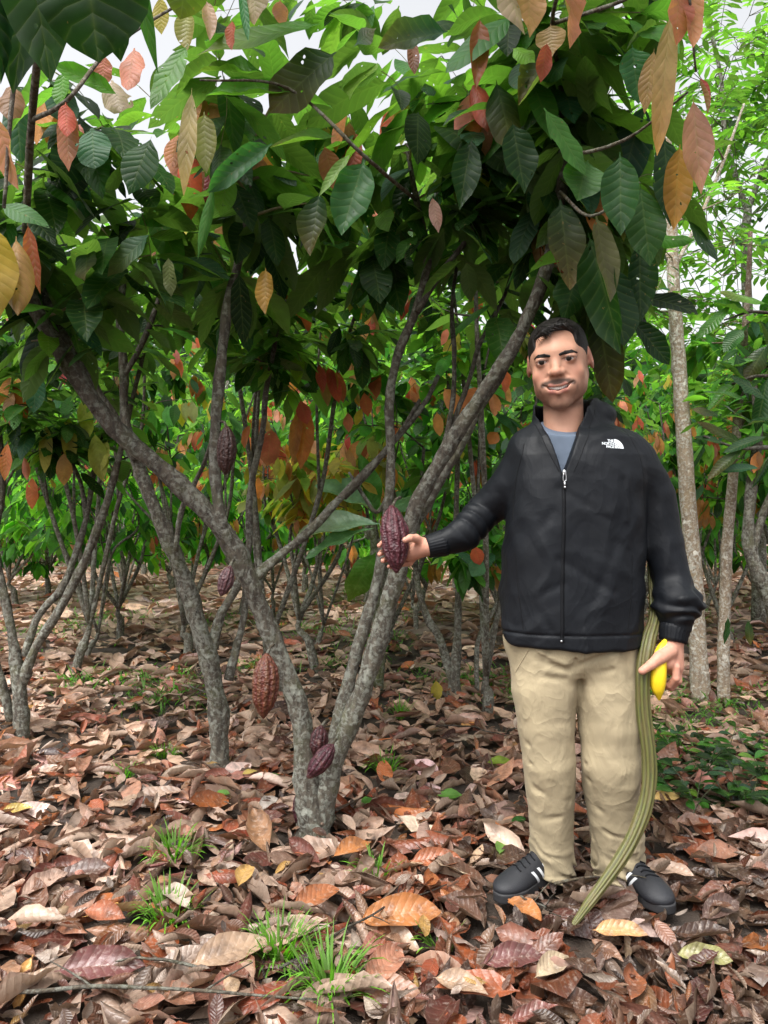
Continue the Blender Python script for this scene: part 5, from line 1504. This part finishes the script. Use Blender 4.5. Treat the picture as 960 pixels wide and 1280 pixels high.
def hair_sdf(P):
    q = to_head(P); m = q.copy(); m[:, 0] = np.abs(q[:, 0])
    top = np.clip((q[:, 2] - .03) / .06, 0, 1)
    sh = elli(q, (0, .020, .020), (.0775, .0965, .0865))
    sh = smin(sh, elli(q, (.000, .000, .054), (.064, .076, .044)), .02)
    st = 0 * HW(np.stack([q[:, 0] * 9 + q[:, 2] * 5, q[:, 1] * 3, q[:, 2] * 4], 1) * 5)
    sh = sh + (.0004 * st) * (.4 + .8 * top)
    # face opening with receding corners
    face = elli(q, (.004, -.100, -.006), (.0680, .079, .0970))
    face = smin(face, elli(m, (.036, -.085, .058), (.027, .045, .030)), .012)
    lockm = smin(seg(q, (-.042, -.066, .062), (-.022, -.072, .072), .004, .007), seg(q, (-.022, -.071, .074), (.018, -.058, .088), .007, .007), .01)
    sh = smax(sh, -face, .006)
    sh = smin(sh, lockm + .001 * st, .010)
    # cut below the ears and at the nape; free the ears
    nape = (-.055 - q[:, 2]) + .0 * q[:, 1]
    front_side = np.where(q[:, 1] < .0, (-.022 - q[:, 2]), nape)
    sh = smax(sh, front_side, .004)
    sh = smax(sh, -elli(m, (.080, .020, -.008), (.014, .021, .036)), .004)
    sh = smax(sh, -(q[:, 1] + .085 + .0 * q[:, 2]) - .02, .004)
    return sh * HS
V, q = isosurface(hair_sdf, HC - .17, HC + .18, .003)
hair_o = mesh_obj('hair', V, q, M['hair'], person)
def strands():
    r = np.random.RandomState(4)
    k = r.choice(len(V), 5200); P0 = V[k]
    g = unit(grad(hair_sdf, P0, .002)); qh = to_head(P0)
    LB = Leaves(3)
    for p, n, h in zip(P0, g, qh):
        # combed forward and across on top, straight down at the sides
        topw = np.clip((h[2] - .04) / .04, 0, 1)
        flow = RH @ (np.array([.75, -.55, .0]) * topw + np.array([0, -.25, -1.0]) * (1 - topw))
        flow = flow + r.normal(0, .22, 3)
        d = flow - n * (flow @ n); d = unit(d) + n * r.uniform(.0, .12)
        L = (.012 + .018 * topw) * r.uniform(.6, 1.3)
        c = np.array((.011, .009, .008)) * r.uniform(.6, 2.0)
        LB.add(p - n * .001, d, n, L, .0013, droop=.15, fold=0, wave=0, col=c)
    o = LB.build('hair_strands', M['strand'], person, ns=3, k=1, prof=PW_LIN)
    o.name = 'hair_tuft'
M['strand'] = simple('hair_strand', (.010, .008, .007), .5, spec=.35)
strands()

# ---- clothes
def cloth_mat(name, col, rough, bump, scale, spec=.5, sheen=0, fine=900, streak=(1, 1, 1), dist=.006, fold=.0):
    m, nt, p, out = new_mat(name); b = NB(nt)
    co = b.mapping(b.obj(), streak)
    n = b.noise(co, scale, 4, .55, .8); n2 = b.noise(b.obj(), fine, 1, .5); n3 = b.noise(b.obj(), 5, 3, .6)
    lo = tuple(c * .82 for c in col); hi = tuple(c * 1.15 for c in col)
    b.link(b.ramp(n3, [(.35, lo), (.65, hi)]), p.inputs['Base Color'])
    p.inputs['Roughness'].default_value = rough; p.inputs['Specular IOR Level'].default_value = spec
    p.inputs['Sheen Weight'].default_value = sheen
    ra = b.noise(b.mapping(b.obj(), (1, 1, .7)), 5.5, 2, .5, 1.2); rb = b.noise(b.mapping(b.obj(), (1, 1, .8)), 14, 2, .5, .8)
    rid = lambda v, e: b.math('POWER', b.math('SUBTRACT', 1.0, b.math('ABSOLUTE', b.math('SUBTRACT', b.math('MULTIPLY', v, 2.0), 1.0)), clamp=True), e)
    hh = b.math('ADD', b.math('MULTIPLY', rid(ra, 9.0), 1.0), b.math('MULTIPLY', rid(rb, 6.0), .4))
    nn = b.bump(n, bump, dist, b.bump(hh, fold, .008))
    b.link(b.bump(n2, .15, .0008, nn), p.inputs['Normal'])
    return m
M['jacket'] = cloth_mat('black_nylon', (.0050, .0062, .0088), .56, .25, 14, spec=.24, streak=(1, 1, .6), dist=.010, fold=.12)
M['khaki'] = cloth_mat('khaki_twill', (.335, .275, .175), .85, .5, 11, spec=.25, sheen=.05, streak=(1, 1, .5), dist=.014, fold=.26)
M['tee'] = cloth_mat('grey_blue_knit', (.12, .15, .20), .85, .25, 30, spec=.2)
M['black_trim'] = simple('black_trim', (.004, .0045, .006), .7, spec=.2, bump=.3, bscale=300)
M['zip'] = simple('zip_metal', (.55, .56, .58), .3, metallic=.9)
M['white_print'] = simple('white_print', (.72, .76, .80), .6)
M['shoe'] = simple('black_shoe_mesh', (.012, .013, .017), .6, bump=.6, bscale=500, bdist=.002)
M['shoe_white'] = simple('white_stripe', (.62, .64, .66), .5)
M['sole'] = simple('shoe_sole', (.020, .020, .022), .7, bump=.4)

def tee_sdf(P):
    d = elli(P, at(712, 592, PY + .025), (.172, .100, .175))
    d = smin(d, seg(P, at(704, 560, PY + .03), at(704, 538, PY + .02), .086, .080), .03)
    neck = (P - at(703, 541, PY)) @ unit(np.array([.0, -.45, 1.0]))     # cut at the collar
    return smax(d, neck - .012, .004)
V, q = isosurface(tee_sdf, at(640, 720, PY) - [.0, .15, 0], at(790, 520, PY) + [0, .18, 0], .005)
mesh_obj('tee_shirt', V, q, M['tee'], person)

# jacket
X_ = lambda px, Y=PY: (px - 480) / F * Y
Z_ = lambda py, Y=PY: CAM_Z - (py - 640) / F * Y
ZR = np.array([Z_(805), Z_(790), Z_(740), Z_(690), Z_(640), Z_(600), Z_(570), Z_(548), Z_(530)])
LX = np.array([X_(631), X_(629), X_(627), X_(629), X_(633), X_(638), X_(644), X_(655), X_(676)])
RX = np.array([X_(806), X_(806), X_(806), X_(806), X_(806), X_(808), X_(806), X_(790), X_(760)])
DP_ = np.array([.150, .150, .152, .150, .148, .142, .130, .112, .080])
FW = Waves(31, n=10, f0=3.2, octaves=3, gain=.55)
FWL = Waves(35, n=10, f0=2.6, octaves=2, gain=.35)
FW2 = Waves(33, n=10, f0=7, octaves=2, gain=.5)
CUFF1a, CUFF1b = at(556, 676, 2.45), at(534, 684, 2.44)
CUFF2a, CUFF2b = at(845, 782, 2.345), at(842, 800, 2.338)
def arm1(P):
    d = chain(P, [at(664, 572, PY + .02), at(640, 606, PY + .06), EL1 + [.01, .0, .012], at(580, 668, PY + .07), at(556, 678, 2.452)], [.076, .070, .063, .054, .045], .006)
    # bunching along the forearm
    ax = unit(CUFF1a - EL1); s = (P - EL1) @ ax
    u = np.stack([P[:, 0], P[:, 1], P[:, 2]], 1)
    fold = np.sin(s * 85 + 1.8 * FWL(u)) * np.clip(1 - np.abs(s - .07) / .13, 0, 1)
    return d + .0034 * (1 - 2 * np.abs(fold) ** .8) * np.clip(1.2 - np.abs(s - .07) / .13, 0, 1)
def arm2(P):
    d = chain(P, [at(794, 576, PY + .02), at(815, 620, PY + .03), at(829, 680, PY + .02), at(840, 728, PY), at(845, 762, 2.355), at(845, 782, 2.345)], [.070, .066, .062, .058, .064, .045], .008)
    d = smin(d, elli(P, at(848, 755, 2.36), (.078, .068, .052)), .02)                 # cloth bunched over the cuff
    s = P[:, 2]
    fold = np.sin((s + .35 * (P[:, 0] - X_(845))) * 62 + 4.5 * FW(P * .8)) * np.clip(1 - np.abs(s - Z_(752)) / .12, 0, 1)
    d = d + .0050 * fold
    # the sharp bunch edge crossing the sleeve
    d = d + .011 * gaussline(P, at(812, 742, 2.28), at(862, 738, 2.28), .010) - .006 * gaussline(P, at(815, 752, 2.28), at(872, 746, 2.29), .012)
    d = d + .009 * gaussline(P, at(822, 778, 2.28), at(856, 768, 2.28), .008)
    return d
ZT = at(694, 601, PY)                 # zip slider
def jacket_sdf(P, cuts=True):
    z = P[:, 2]
    lx, rx, hd = np.interp(z, ZR[::1], LX), np.interp(z, ZR, RX), np.interp(z, ZR, DP_)
    cx, hw = (lx + rx) / 2, (rx - lx) / 2
    cy = PY + .02
    x, y = (P[:, 0] - cx) / hw, (P[:, 1] - cy) / hd
    e = 2.5
    rr = (np.abs(x) ** e + np.abs(y) ** e + 1e-9) ** (1 / e)
    d = (rr - 1) * np.minimum(hw, hd) * .95
    d = smax(d, z - Z_(536), .03); d = smax(d, Z_(803) - .010 * np.sin((P[:, 0] - .4) * 6) - z, .012)
    # shoulders and collar base
    nk = at(706, 533, PY + .04)
    d = smin(d, seg(P, nk, at(662, 562, PY + .03), .060, .062), .035)
    d = smin(d, seg(P, nk, at(784, 564, PY + .03), .062, .062), .035)
    a1, a2 = arm1(P), arm2(P)
    d = smin(d, a1, .022); d = smin(d, a2, .020)
    # stand collar: a leaning shell round the neck, higher behind
    c0, c1 = at(705, 545, PY + .055), at(706, 497, PY + .055)
    axc = unit(c1 - c0); h = (P - c0) @ axc; rad = P - c0 - h[:, None] * axc
    rd = np.sqrt((rad[:, 0] / 1.0) ** 2 + (rad[:, 1] / 1.05) ** 2)
    sh = np.abs(rd - (.100 - .10 * np.clip(h, -.05, .16))) - .0085
    top = .108 + .10 * (P[:, 0] - .56) - .10 * np.clip(-(P[:, 1] - PY - .02), 0, .1)
    sh = smax(smax(sh, h - top, .006), -h - .03, .01)
    d = smin(d, sh, .016)
    # folded hood lying behind the neck and over one shoulder
    d = smin(d, elli(P, at(722, 520, PY + .135), (.105, .050, .055)), .025)
    d = smin(d, elli(P, at(747, 520, PY + .075), (.060, .065, .048)), .03)
    # thick plackets beside the opening
    if False: L = [at(693, 606, PY - .125), at(684, 575, PY - .118), at(675, 545, PY - .095), at(668, 520, PY - .05)]
    if False: R_ = [at(697, 606, PY - .125), at(708, 575, PY - .120), at(722, 545, PY - .100), at(735, 512, PY - .055)]
    if False: d = smin(d, chain(P, L, [.006, .010, .012, .012], .01), .012); d = smin(d, chain(P, R_, [.006, .011, .014, .014], .01), .012)
    # creases, hand placed
    f = lambda p0, p1, w, a: a * gaussline(P, at(*p0, PY - .12), at(*p1, PY - .12), w)
    fr = (P[:, 1] < PY + .02)
    f0 = f; f = lambda p0, p1, w, a: f0(p0, p1, w * 1.0, a * .8)
    cr = f((742, 520), (706, 600), .007, .006) + f((655, 545), (690, 602), .007, .004) \
       + f((800, 562), (792, 640), .008, .008) + f((780, 600), (798, 660), .010, .006) - f((788, 590), (784, 650), .012, .004) \
       + f((640, 590), (648, 650), .010, .005) + f((652, 620), (640, 700), .013, .004) \
       + f((700, 610), (760, 650), .014, .0035) + f((690, 640), (645, 720), .016, .004) + f((700, 700), (765, 740), .016, .004) + f((702, 730), (640, 765), .014, .004) \
       + f((770, 680), (730, 780), .018, .004) + f((790, 690), (797, 780), .012, .006) + f((660, 740), (690, 790), .012, .003) \
       - f((650, 690), (685, 660), .015, .003) - f((720, 690), (790, 720), .016, .003)
    d = d + cr * fr
    w1 = FWL(P * [1, 1, .55]); w2 = FWL(P * [1.5, 1, 1.2] + 3.7)
    d = d - .0030 * (1 - 2.0 * np.minimum(np.abs(w1), .9)) - .0020 * (1 - 2.0 * np.minimum(np.abs(w2), .9)) - .0008 * FW2(P)
    # hem band
    d = d + .0028 * np.exp(-((z - Z_(787)) / .004) ** 2)
    if cuts:
        # V opening down to the slider
        hz = z - ZT[2]
        xl, xr = ZT[0] - hz * .275, ZT[0] + hz * .385
        wedge = np.maximum.reduce([(xl + .003 - P[:, 0]), (P[:, 0] - xr + .003), -hz, P[:, 1] - (PY + .055)])
        d = smax(d, -wedge, .008)
        # room for the neck and T-shirt
        d = smax(d, -seg(P, at(705, 590, PY + .03), at(703, 420, PY + .03), .070, .104), .006)
    return d
V, q = isosurface(jacket_sdf, at(518, 822, PY) - [0, .24, 0], (X_(900), PY + .26, Z_(478)), .0042)
jacket = mesh_obj('jacket', V, q, M['jacket'], person)

def front_y(fn, x, z, y0=2.05, y1=2.75):
    """first surface met going away from the photographer"""
    x = np.atleast_1d(np.asarray(x, float)); z = np.atleast_1d(np.asarray(z, float))
    y = np.full(len(x), y0)
    for _ in range(90):
        d = fn(np.stack([x, y, z], 1)); y = np.where((d > .0002) & (y < y1), y + np.clip(d * .8, -.01, .03), y)
    return y
jn = lambda P: jacket_sdf(P, False)

# cuffs, ribbed
def cuff(a, b, r0, r1, name='cuff'):
    T = Tubes(); n = 36
    ax = unit(b - a); L = np.linalg.norm(b - a)
    e1 = unit(np.cross(ax, [0.2, 1, .1])); e2 = np.cross(ax, e1)
    th = np.linspace(0, 6.2832, 96, endpoint=False); V = []
    prof = [(0, r0 * .9), (.0, r0), (.2, r0 * 1.03), (.5, (r0 + r1) / 2 * 1.02), (.8, r1 * 1.03), (1, r1), (1.02, r1 * .93), (.9, r1 * .86)]
    for t, r in prof:
        rr = r * (1 + .018 * np.cos(th * 26))
        V.append(a + ax * t * L + e1 * (np.cos(th) * rr)[:, None] + e2 * (np.sin(th) * rr)[:, None])
    V = np.vstack(V); k = len(prof); i, j = np.meshgrid(np.arange(k - 1), np.arange(96), indexing='ij'); j2 = (j + 1) % 96
    q = np.stack([i * 96 + j, i * 96 + j2, (i + 1) * 96 + j2, (i + 1) * 96 + j], -1).reshape(-1, 4)
    mesh_obj(name, V, q, M['jacket'], jacket)
cuff(at(557, 678, 2.45), at(534, 683.5, 2.442), .0415, .036)
cuff(at(844, 781, 2.345), at(841, 802, 2.337), .044, .040)

def strip(fn, P2, w, lift, name, mat, parent, thick=.002, n=80):
    """a band following a polyline (photo pixels) on the front of the clothes"""
    P2 = catmull(np.array(P2, float), 12)
    x, z = X_(P2[:, 0]), Z_(P2[:, 1])
    dx, dz = np.gradient(x), np.gradient(z); l = np.hypot(dx, dz); nx, nz = -dz / l, dx / l
    V = []
    for s, lf in ((-1, -.002), (-1, lift), (0, lift + thick), (1, lift), (1, -.002)):
        xx, zz = x + s * nx * w / 2, z + s * nz * w / 2
        yy = front_y(fn, x, z)
        y2 = front_y(fn, xx, zz)
        good = yy < PY + .12
        yy = np.where(good, yy, np.median(yy[good])); y2 = np.where(y2 < PY + .12, y2, yy)
        V.append(np.stack([xx, np.minimum(y2, yy + .01) - lf, zz], 1))
    V = np.stack(V, 1); m, k = V.shape[:2]
    i, j = np.meshgrid(np.arange(m - 1), np.arange(k - 1), indexing='ij')
    q = np.stack([i * k + j, i * k + j + 1, (i + 1) * k + j + 1, (i + 1) * k + j], -1).reshape(-1, 4)
    return mesh_obj(name, V.reshape(-1, 3), q, mat, parent)
zp = strip(jn, [(694, 604), (693, 650), (692, 700), (691, 750), (691, 794)], .011, .0015, 'zip', M['black_trim'], jacket)
# slider and pull
y0 = float(front_y(jn, X_(694.5), Z_(603))[0])
T = Tubes(); c = at(694.5, 596, PY); c[1] = y0 - .006
def ring(pts, r): T.add([np.array([c[0] + a, c[1] - .002, c[2] + b_]) for a, b_ in pts], r, sub=3, sides=6)
ring([(-.003, .006), (-.0045, -.010), (-.003, -.018), (.003, -.018), (.0045, -.010), (.003, .006), (0, .010), (-.003, .006)], .0016)
T.build('zip_pull', M['zip'], jacket)
V, q = uv_ball(c + [0, .001, .008], (.006, .004, .008)); mesh_obj('zip_slider', V, q, M['zip'], jacket)
T = Tubes(); T.add([c + [0, -.001, -.020], c + [.001, -.001, -.036]], .0028, sub=1, sides=8); T.add([c + [0.001, -.001, -.034], c + [.001, -.001, -.039]], .0032, sub=1, sides=8)
T.build('zip_cord', M['zip'], jacket)
# snap at the hem
V, q = uv_ball((X_(690), float(front_y(jn, X_(690), Z_(793))[0]) - .003, Z_(793)), (.0035, .002, .0035)); mesh_obj('snap', V, q, M['zip'], jacket)
# seams
for P2 in ([(744, 512), (726, 548), (706, 592)], [(668, 530), (675, 560), (689, 592)], ):
    strip(jn, P2, .0028, .0, 'seam', M['black_trim'], jacket, thick=.0006)
for P2 in ([(652, 556), (642, 600), (638, 650)], [(772, 527), (790, 575), (799, 645)], [(777, 690), (775, 735), (770, 782)], [(640, 690), (643, 735), (648, 782)]):
    strip(jn, P2, .0028, .0, 'seam', M['black_trim'], jacket, thick=.0006)

# ---- chest emblem: three lines of lettering and a quarter dome with two curved lines
def text_points(body, size):
    cu = bpy.data.curves.new('letters', 'FONT'); cu.body = body; cu.size = size; cu.align_x = 'RIGHT'
    cu.offset = size * .022; cu.resolution_u = 3; cu.space_character = .92
    o = bpy.data.objects.new('letters', cu); COL.objects.link(o)
    dg = bpy.context.evaluated_depsgraph_get()
    me = bpy.data.meshes.new_from_object(o.evaluated_get(dg))
    V = np.array([v.co[:] for v in me.vertices]); Fc = [tuple(p.vertices) for p in me.polygons]
    bpy.data.objects.remove(o); bpy.data.curves.remove(cu); bpy.data.meshes.remove(me)
    return V, Fc
def emblem():
    Vs, Fs = [], []
    n = 0
    LW_, LH = .0188, .0092
    tilt = math.radians(-2)
    for k, word in enumerate(("THE", "NORTH", "FACE")):
        V, Fc = text_points(word, .0112)
        V2 = np.stack([V[:, 0] * 1.0 + (.0345 if k != 9 else 0), V[:, 1] + .0125 - k * .0092], 1)
        Vs.append(V2); Fs += [tuple(i + n for i in f) for f in Fc]; n += len(V2)
    # quarter dome: bands between arcs
    x0, y0_ = .0365, -.0062
    for ra, rb in ((.0150, .0290), (.0095, .0132), (.0, .0078)):
        rb_, ra_ = rb, ra
        th = np.linspace(0, math.pi / 2, 18)
        outer = np.stack([x0 + rb_ * .98 * np.cos(th), y0_ + rb_ * .98 * np.sin(th)], 1)
        inner = np.stack([x0 + ra_ * np.cos(th), y0_ + ra_ * np.sin(th)], 1)
        P_ = np.stack([outer, inner], 1).reshape(-1, 2)
        Vs.append(P_); Fs += [(n + 2 * i, n + 2 * i + 1, n + 2 * i + 3, n + 2 * i + 2) for i in range(17)]; n += len(P_)
    V2 = np.vstack(Vs)
    V2[:, 0] -= .033
    s = 1.0
    c_, s_ = math.cos(tilt), math.sin(tilt)
    x = X_(755.5) + s * (V2[:, 0] * c_ - V2[:, 1] * s_); z = Z_(561) + s * (V2[:, 0] * s_ + V2[:, 1] * c_)
    y = front_y(jn, x, z)
    V = np.stack([x, y - .0016, z], 1); Vb = np.stack([x, y - .0002, z], 1)
    o = mesh_obj('chest_emblem', V, Fs, M['white_print'], jacket, smooth=False)
    sm = o.modifiers.new('thickness', 'SOLIDIFY'); sm.thickness = .0008; sm.offset = 0
emblem()

# trousers
TW = Waves(41, n=10, f0=3.5, octaves=3, gain=.55)
def trouser_sdf(P):
    z = P[:, 2]
    hips = elli(P, at(716, 795, PY + .02), (.212, .135, .16))
    def leg(pts, rs):
        Q = P.copy()
        return chain(Q, pts, rs, .006)
    l1 = leg([at(678, 800, PY + .015), at(681, 860, PY + .01), at(684, 905, PY), at(687, 950, PY - .005), at(689, 1020, PY + .03), at(689, 1075, PY + .055), at(688, 1094, PY + .05)], [.110, .106, .090, .079, .071, .072, .074])
    l2 = leg([at(757, 800, PY + .015), at(759, 860, PY + .005), at(761, 910, PY - .01), at(763, 950, PY - .015), at(768, 1020, PY + .02), at(775, 1080, PY + .045), at(777, 1098, PY + .045)], [.108, .106, .098, .091, .085, .083, .083])
    d = smin(l1, l2, .012)
    d = smin(d, smax(hips, -(z - .70), .02), .03)
    d = smax(d, z - Z_(770), .01)
    # cut hems
    h1, h2 = Z_(1099), Z_(1104)
    mid = X_(727)
    cut = np.where(P[:, 0] < mid, h1 - .012 * np.sin((P[:, 0] - X_(690)) * 30) - z, h2 - z)
    d = smax(d, cut, .008)
    fr = (P[:, 1] < PY + .04)
    f = lambda p0, p1, w, a: 1.5 * a * gaussline(P, at(*p0, PY - .10), at(*p1, PY - .10), w)
    f2 = lambda p0, p1, w, a: 1.3 * a * gaussline(P, at(*p0, PY - .045), at(*p1, PY - .045), w)
    cr = f((716, 800), (722, 845), .006, .006) + f((722, 845), (715, 930), .020, .0) + f((712, 838), (650, 820), .010, .006) + f((708, 850), (662, 846), .009, .005) + f((716, 835), (770, 812), .010, .006) + f((722, 852), (765, 838), .010, .005) \
       + f((706, 830), (668, 812), .006, -.003) + f((690, 800), (672, 850), .010, .004) + f((778, 800), (790, 850), .012, .006) + f((648, 800), (655, 850), .010, .005) \
       + f2((660, 930), (705, 945), .010, .005) + f2((665, 955), (712, 960), .010, .005) + f2((735, 955), (790, 940), .012, .005) + f2((735, 975), (795, 985), .010, .005) \
       + f2((668, 985), (712, 1000), .012, .004) + f2((745, 1010), (800, 1030), .012, .004) \
       + f2((664, 1050), (712, 1068), .007, .009) + f2((662, 1066), (708, 1082), .006, .009) - f2((662, 1058), (708, 1074), .006, .005) + f2((745, 1062), (808, 1082), .007, .009) + f2((752, 1082), (806, 1068), .006, .008) - f2((748, 1072), (800, 1090), .007, .005) \
       + f2((665, 1030), (700, 1020), .010, .004) + f2((755, 1040), (800, 1052), .009, .005)
    t1 = FWL(P * [1.3, 1, .6] + 1.3)
    d = d + cr * fr - .0034 * (1 - 2.2 * np.minimum(np.abs(t1), .9)) - .0012 * TW(P * [1.5, 1, 1] + 2)
    low = np.clip((Z_(1030) - z) / .16, 0, 1)
    d = d + .0040 * low * np.sin(z * 120 + 5.0 * TW(P * .8) + P[:, 0] * 38) * (.5 + .8 * np.abs(FWL(P * 1.5)))
    d = d + .0025 * np.exp(-((z - (Z_(1093))) / .003) ** 2)
    return d
V, q = isosurface(trouser_sdf, at(612, 1118, PY) - [0, .20, 0], at(830, 765, PY) + [0, .24, 0], .0042)
trou = mesh_obj('trousers', V, q, M['khaki'], person)
tn = trouser_sdf
for P2 in ([(718, 806), (720, 825), (724, 842)], [(655, 806), (648, 822), (642, 838)], [(786, 808), (793, 822), (797, 836)]):
    strip(tn, P2, .0025, .0006, 'seam', M['khaki'], trou, thick=.001)

# shoes
def build_shoe(heel, toe, lean=0.0, seed=0):
    heel, toe = np.array(heel, float), np.array(toe, float)
    d = toe - heel; d[2] = 0; L = np.linalg.norm(d); f = d / L; s = np.array([-f[1], f[0], 0.0])
    loc = lambda P: np.stack([(P - heel) @ f, (P - heel) @ s, P[:, 2] - heel[2]], 1)
    world_ = lambda q_: heel + q_[..., :1] * f + q_[..., 1:2] * s + q_[..., 2:] * np.array([0, 0, 1.0])
    def foot(q_):
        e = elli(q_, (.045, 0, .045), (.050, .037, .050))
        e = smin(e, seg(q_ * [1, 1, 1], (.05, 0, .075), (.05, 0, .105), .036, .038), .02)
        e = smin(e, elli(q_, (L * .55, .0, .040), (.085, .042, .036)), .04)
        e = smin(e, seg(q_, (.08, 0, .082), (L * .68, 0, .045), .030, .024), .025)
        e = smin(e, elli(q_, (L * .80, -.003, .032), (L * .215, .047, .030)), .03)
        e = smax(e, .016 - q_[:, 2], .004)
        return e
    def up(P):
        q_ = loc(P); e = foot(q_)
        e = smax(e, -seg(q_, (.052, 0, .10), (.052, 0, .14), .030, .032), .003)
        return e
    def sole(P):
        q_ = loc(P); a = q_.copy(); a[:, 2] = .030
        w = np.interp(q_[:, 0], [-.01, .05, L * .45, L * .78, L + .01], [.030, .040, .036, .050, .030])
        e = smax(np.maximum(np.abs(q_[:, 1]) - w, np.maximum(-q_[:, 0] - .008, q_[:, 0] - L - .008)), np.abs(q_[:, 2] - .012) - .014, .004)
        # round the ends
        e = smax(e, elli(q_ * [1, 1, 0] + [0, 0, 0.0], (L * .5, 0, 0), (L * .535, .062, 1)), .004)
        return e
    lo, hi = np.minimum(heel, toe) - .07, np.maximum(heel, toe) + .07
    lo[2] = heel[2] - .01; hi[2] = heel[2] + .16
    V, q = isosurface(up, lo, hi, .0028)
    sh = mesh_obj('shoe', V, q, M['shoe'], person)
    V, q = isosurface(sole, lo, hi, .0028)
    mesh_obj('sole', V, q, M['sole'], sh)
    # three slanted stripes on both flanks
    for sd in (-1, 1):
        for k in range(3):
            x0 = L * (.42 + .095 * k)
            t = np.linspace(0, 1, 14)
            xx = x0 - .030 * (1 - t) + .004; zz = .022 + t * (.050 - .004 * k)
            rows = []
            for w in (-.0058, .0058):
                # march outward from the side to the shoe's skin
                yy = np.full(14, sd * .075)
                for _ in range(40):
                    dd = foot(np.stack([xx + w, yy, zz], 1)); yy = yy - sd * dd * .7
                rows.append(np.stack([xx + w, yy + sd * .0012, zz], 1))
            R2 = np.stack(rows, 1)
            bot = R2 - [0, sd * .002, 0]
            Vv = np.concatenate([world_(R2).reshape(-1, 3), world_(bot).reshape(-1, 3)])
            q2 = [[2 * i, 2 * i + 1, 2 * i + 3, 2 * i + 2] for i in range(13)]
            q2 += [[28 + 2 * i, 28 + 2 * i + 1, 28 + 2 * i + 3, 28 + 2 * i + 2] for i in range(13)]
            mesh_obj('stripe', Vv, np.array(q2), M['shoe_white'], sh)
    # laces
    for k in range(5):
        x = L * (.42 + .075 * k)
        T = Tubes(); P_ = []
        for yv in np.linspace(-.020, .020, 7):
            zz = .13
            for _ in range(40):
                zz -= .7 * float(foot(np.array([[x + .006 * math.sin(yv * 100), yv, zz]]))[0])
            P_.append(world_(np.array([x + .006 * math.sin(yv * 100), yv, zz + .0015])))
        T.add(P_, .0024, sub=2, sides=6); T.build('lace', M['black_trim'], sh)
    return sh
build_shoe((.572, 2.505, .036), (.343, 2.300, .036))
build_shoe((.736, 2.495, .032), (.832, 2.240, .032))

# ------------------------------------------------------------------ what he holds
def ridged(path, radii, ridges, colr, colf, name, mat, seed=0, amp=.12, sides=80, sub=14, flat=1.0, spin=2.5):
    T = Tubes()
    P = np.asarray(path, float)
    Q = catmull(np.hstack([P, np.asarray(radii)[:, None]]), sub); C, r = Q[:, :3], Q[:, 3]
    Tn = unit(np.gradient(C, axis=0)); N = [unit(np.cross(Tn[0], [0, 1, 0]))]
    for i in range(1, len(C)): v = N[-1] - Tn[i] * (N[-1] @ Tn[i]); N.append(unit(v))
    N = np.array(N); B = np.cross(Tn, N)
    th = np.linspace(0, 6.28318, sides, endpoint=False); s = np.linspace(0, 1, len(C))
    rs = np.random.RandomState(seed)
    rid = .5 + .5 * np.cos(th[None] * ridges + spin * s[:, None] + .2 * spin * np.sin(s[:, None] * 19))
    k = (1 - amp * (1 - rid) ** 1.3) * (1 + .016 * spin * np.sin(s[:, None] * 60 + th[None] * 2))
    V = C[:, None] + (N[:, None] * np.cos(th)[None, :, None] + B[:, None] * np.sin(th)[None, :, None] * flat) * (r[:, None] * k)[:, :, None]
    m = len(C); i, j = np.meshgrid(np.arange(m - 1), np.arange(sides), indexing='ij'); j2 = (j + 1) % sides
    q = np.stack([i * sides + j, i * sides + j2, (i + 1) * sides + j2, (i + 1) * sides + j], -1).reshape(-1, 4)
    c = np.array(colf) * (1 - rid[..., None]) + np.array(colr) * rid[..., None]
    return mesh_obj(name, V.reshape(-1, 3), q, mat, None, col=c.reshape(-1, 3))
def veg_mat():
    m, nt, p, out = new_mat('pod_green'); b = NB(nt)
    co = b.obj(); n = b.noise(b.mapping(co, (1, 1, .25)), 60, 4, .65); col = b.attr("Col").outputs['Color']
    c = b.mix(b.ramp(n, [(.35, (.8, .8, .8)), (.65, (0, 0, 0))]), col, (.11, .085, .03))
    b.link(c, p.inputs['Base Color']); p.inputs['Roughness'].default_value = .55
    b.link(b.bump(n, .6, .003), p.inputs['Normal']); return m
M['veg'] = veg_mat()
LP = [at(811, 690, 2.46), at(815, 735, 2.42), at(818, 770, 2.38), at(811, 800, 2.33), at(805, 832, 2.305), at(804, 880, 2.30), at(811, 940, 2.29), at(811, 985, 2.28), at(799, 1030, 2.26), at(775, 1075, 2.23), at(743, 1120, 2.19), at(724, 1146, 2.15), at(710, 1165, 2.12)]
o = ridged(LP, [.006, .011, .017, .0215, .0220, .0220, .0220, .0220, .0215, .0190, .0150, .0105, .004], 9, (.115, .13, .03), (.04, .044, .014), 'bean_pod', M['veg'], amp=.14)
tag(o, 'very long ridged green bean pod held upright and reaching down to the litter', 'bean pod')
M['yellow'] = cloth_mat('yellow_rind', (.85, .60, .02), .42, .25, 24, spec=.4, fine=200)
YB = [at(832, 800, 2.318), at(827, 812, 2.306), at(824, 828, 2.298), at(822.5, 845, 2.294), at(822.5, 860, 2.296), at(823.5, 870, 2.300), at(824, 875, 2.303)]
o = ridged(YB, [.006, .016, .0225, .0255, .0210, .010, .003], 5, (.80, .60, .02), (.66, .38, .012), 'yellow_fruit', M['yellow'], amp=.07, spin=0.0)
tag(o, 'ripe yellow fruit gripped together with the long green pod', 'fruit')
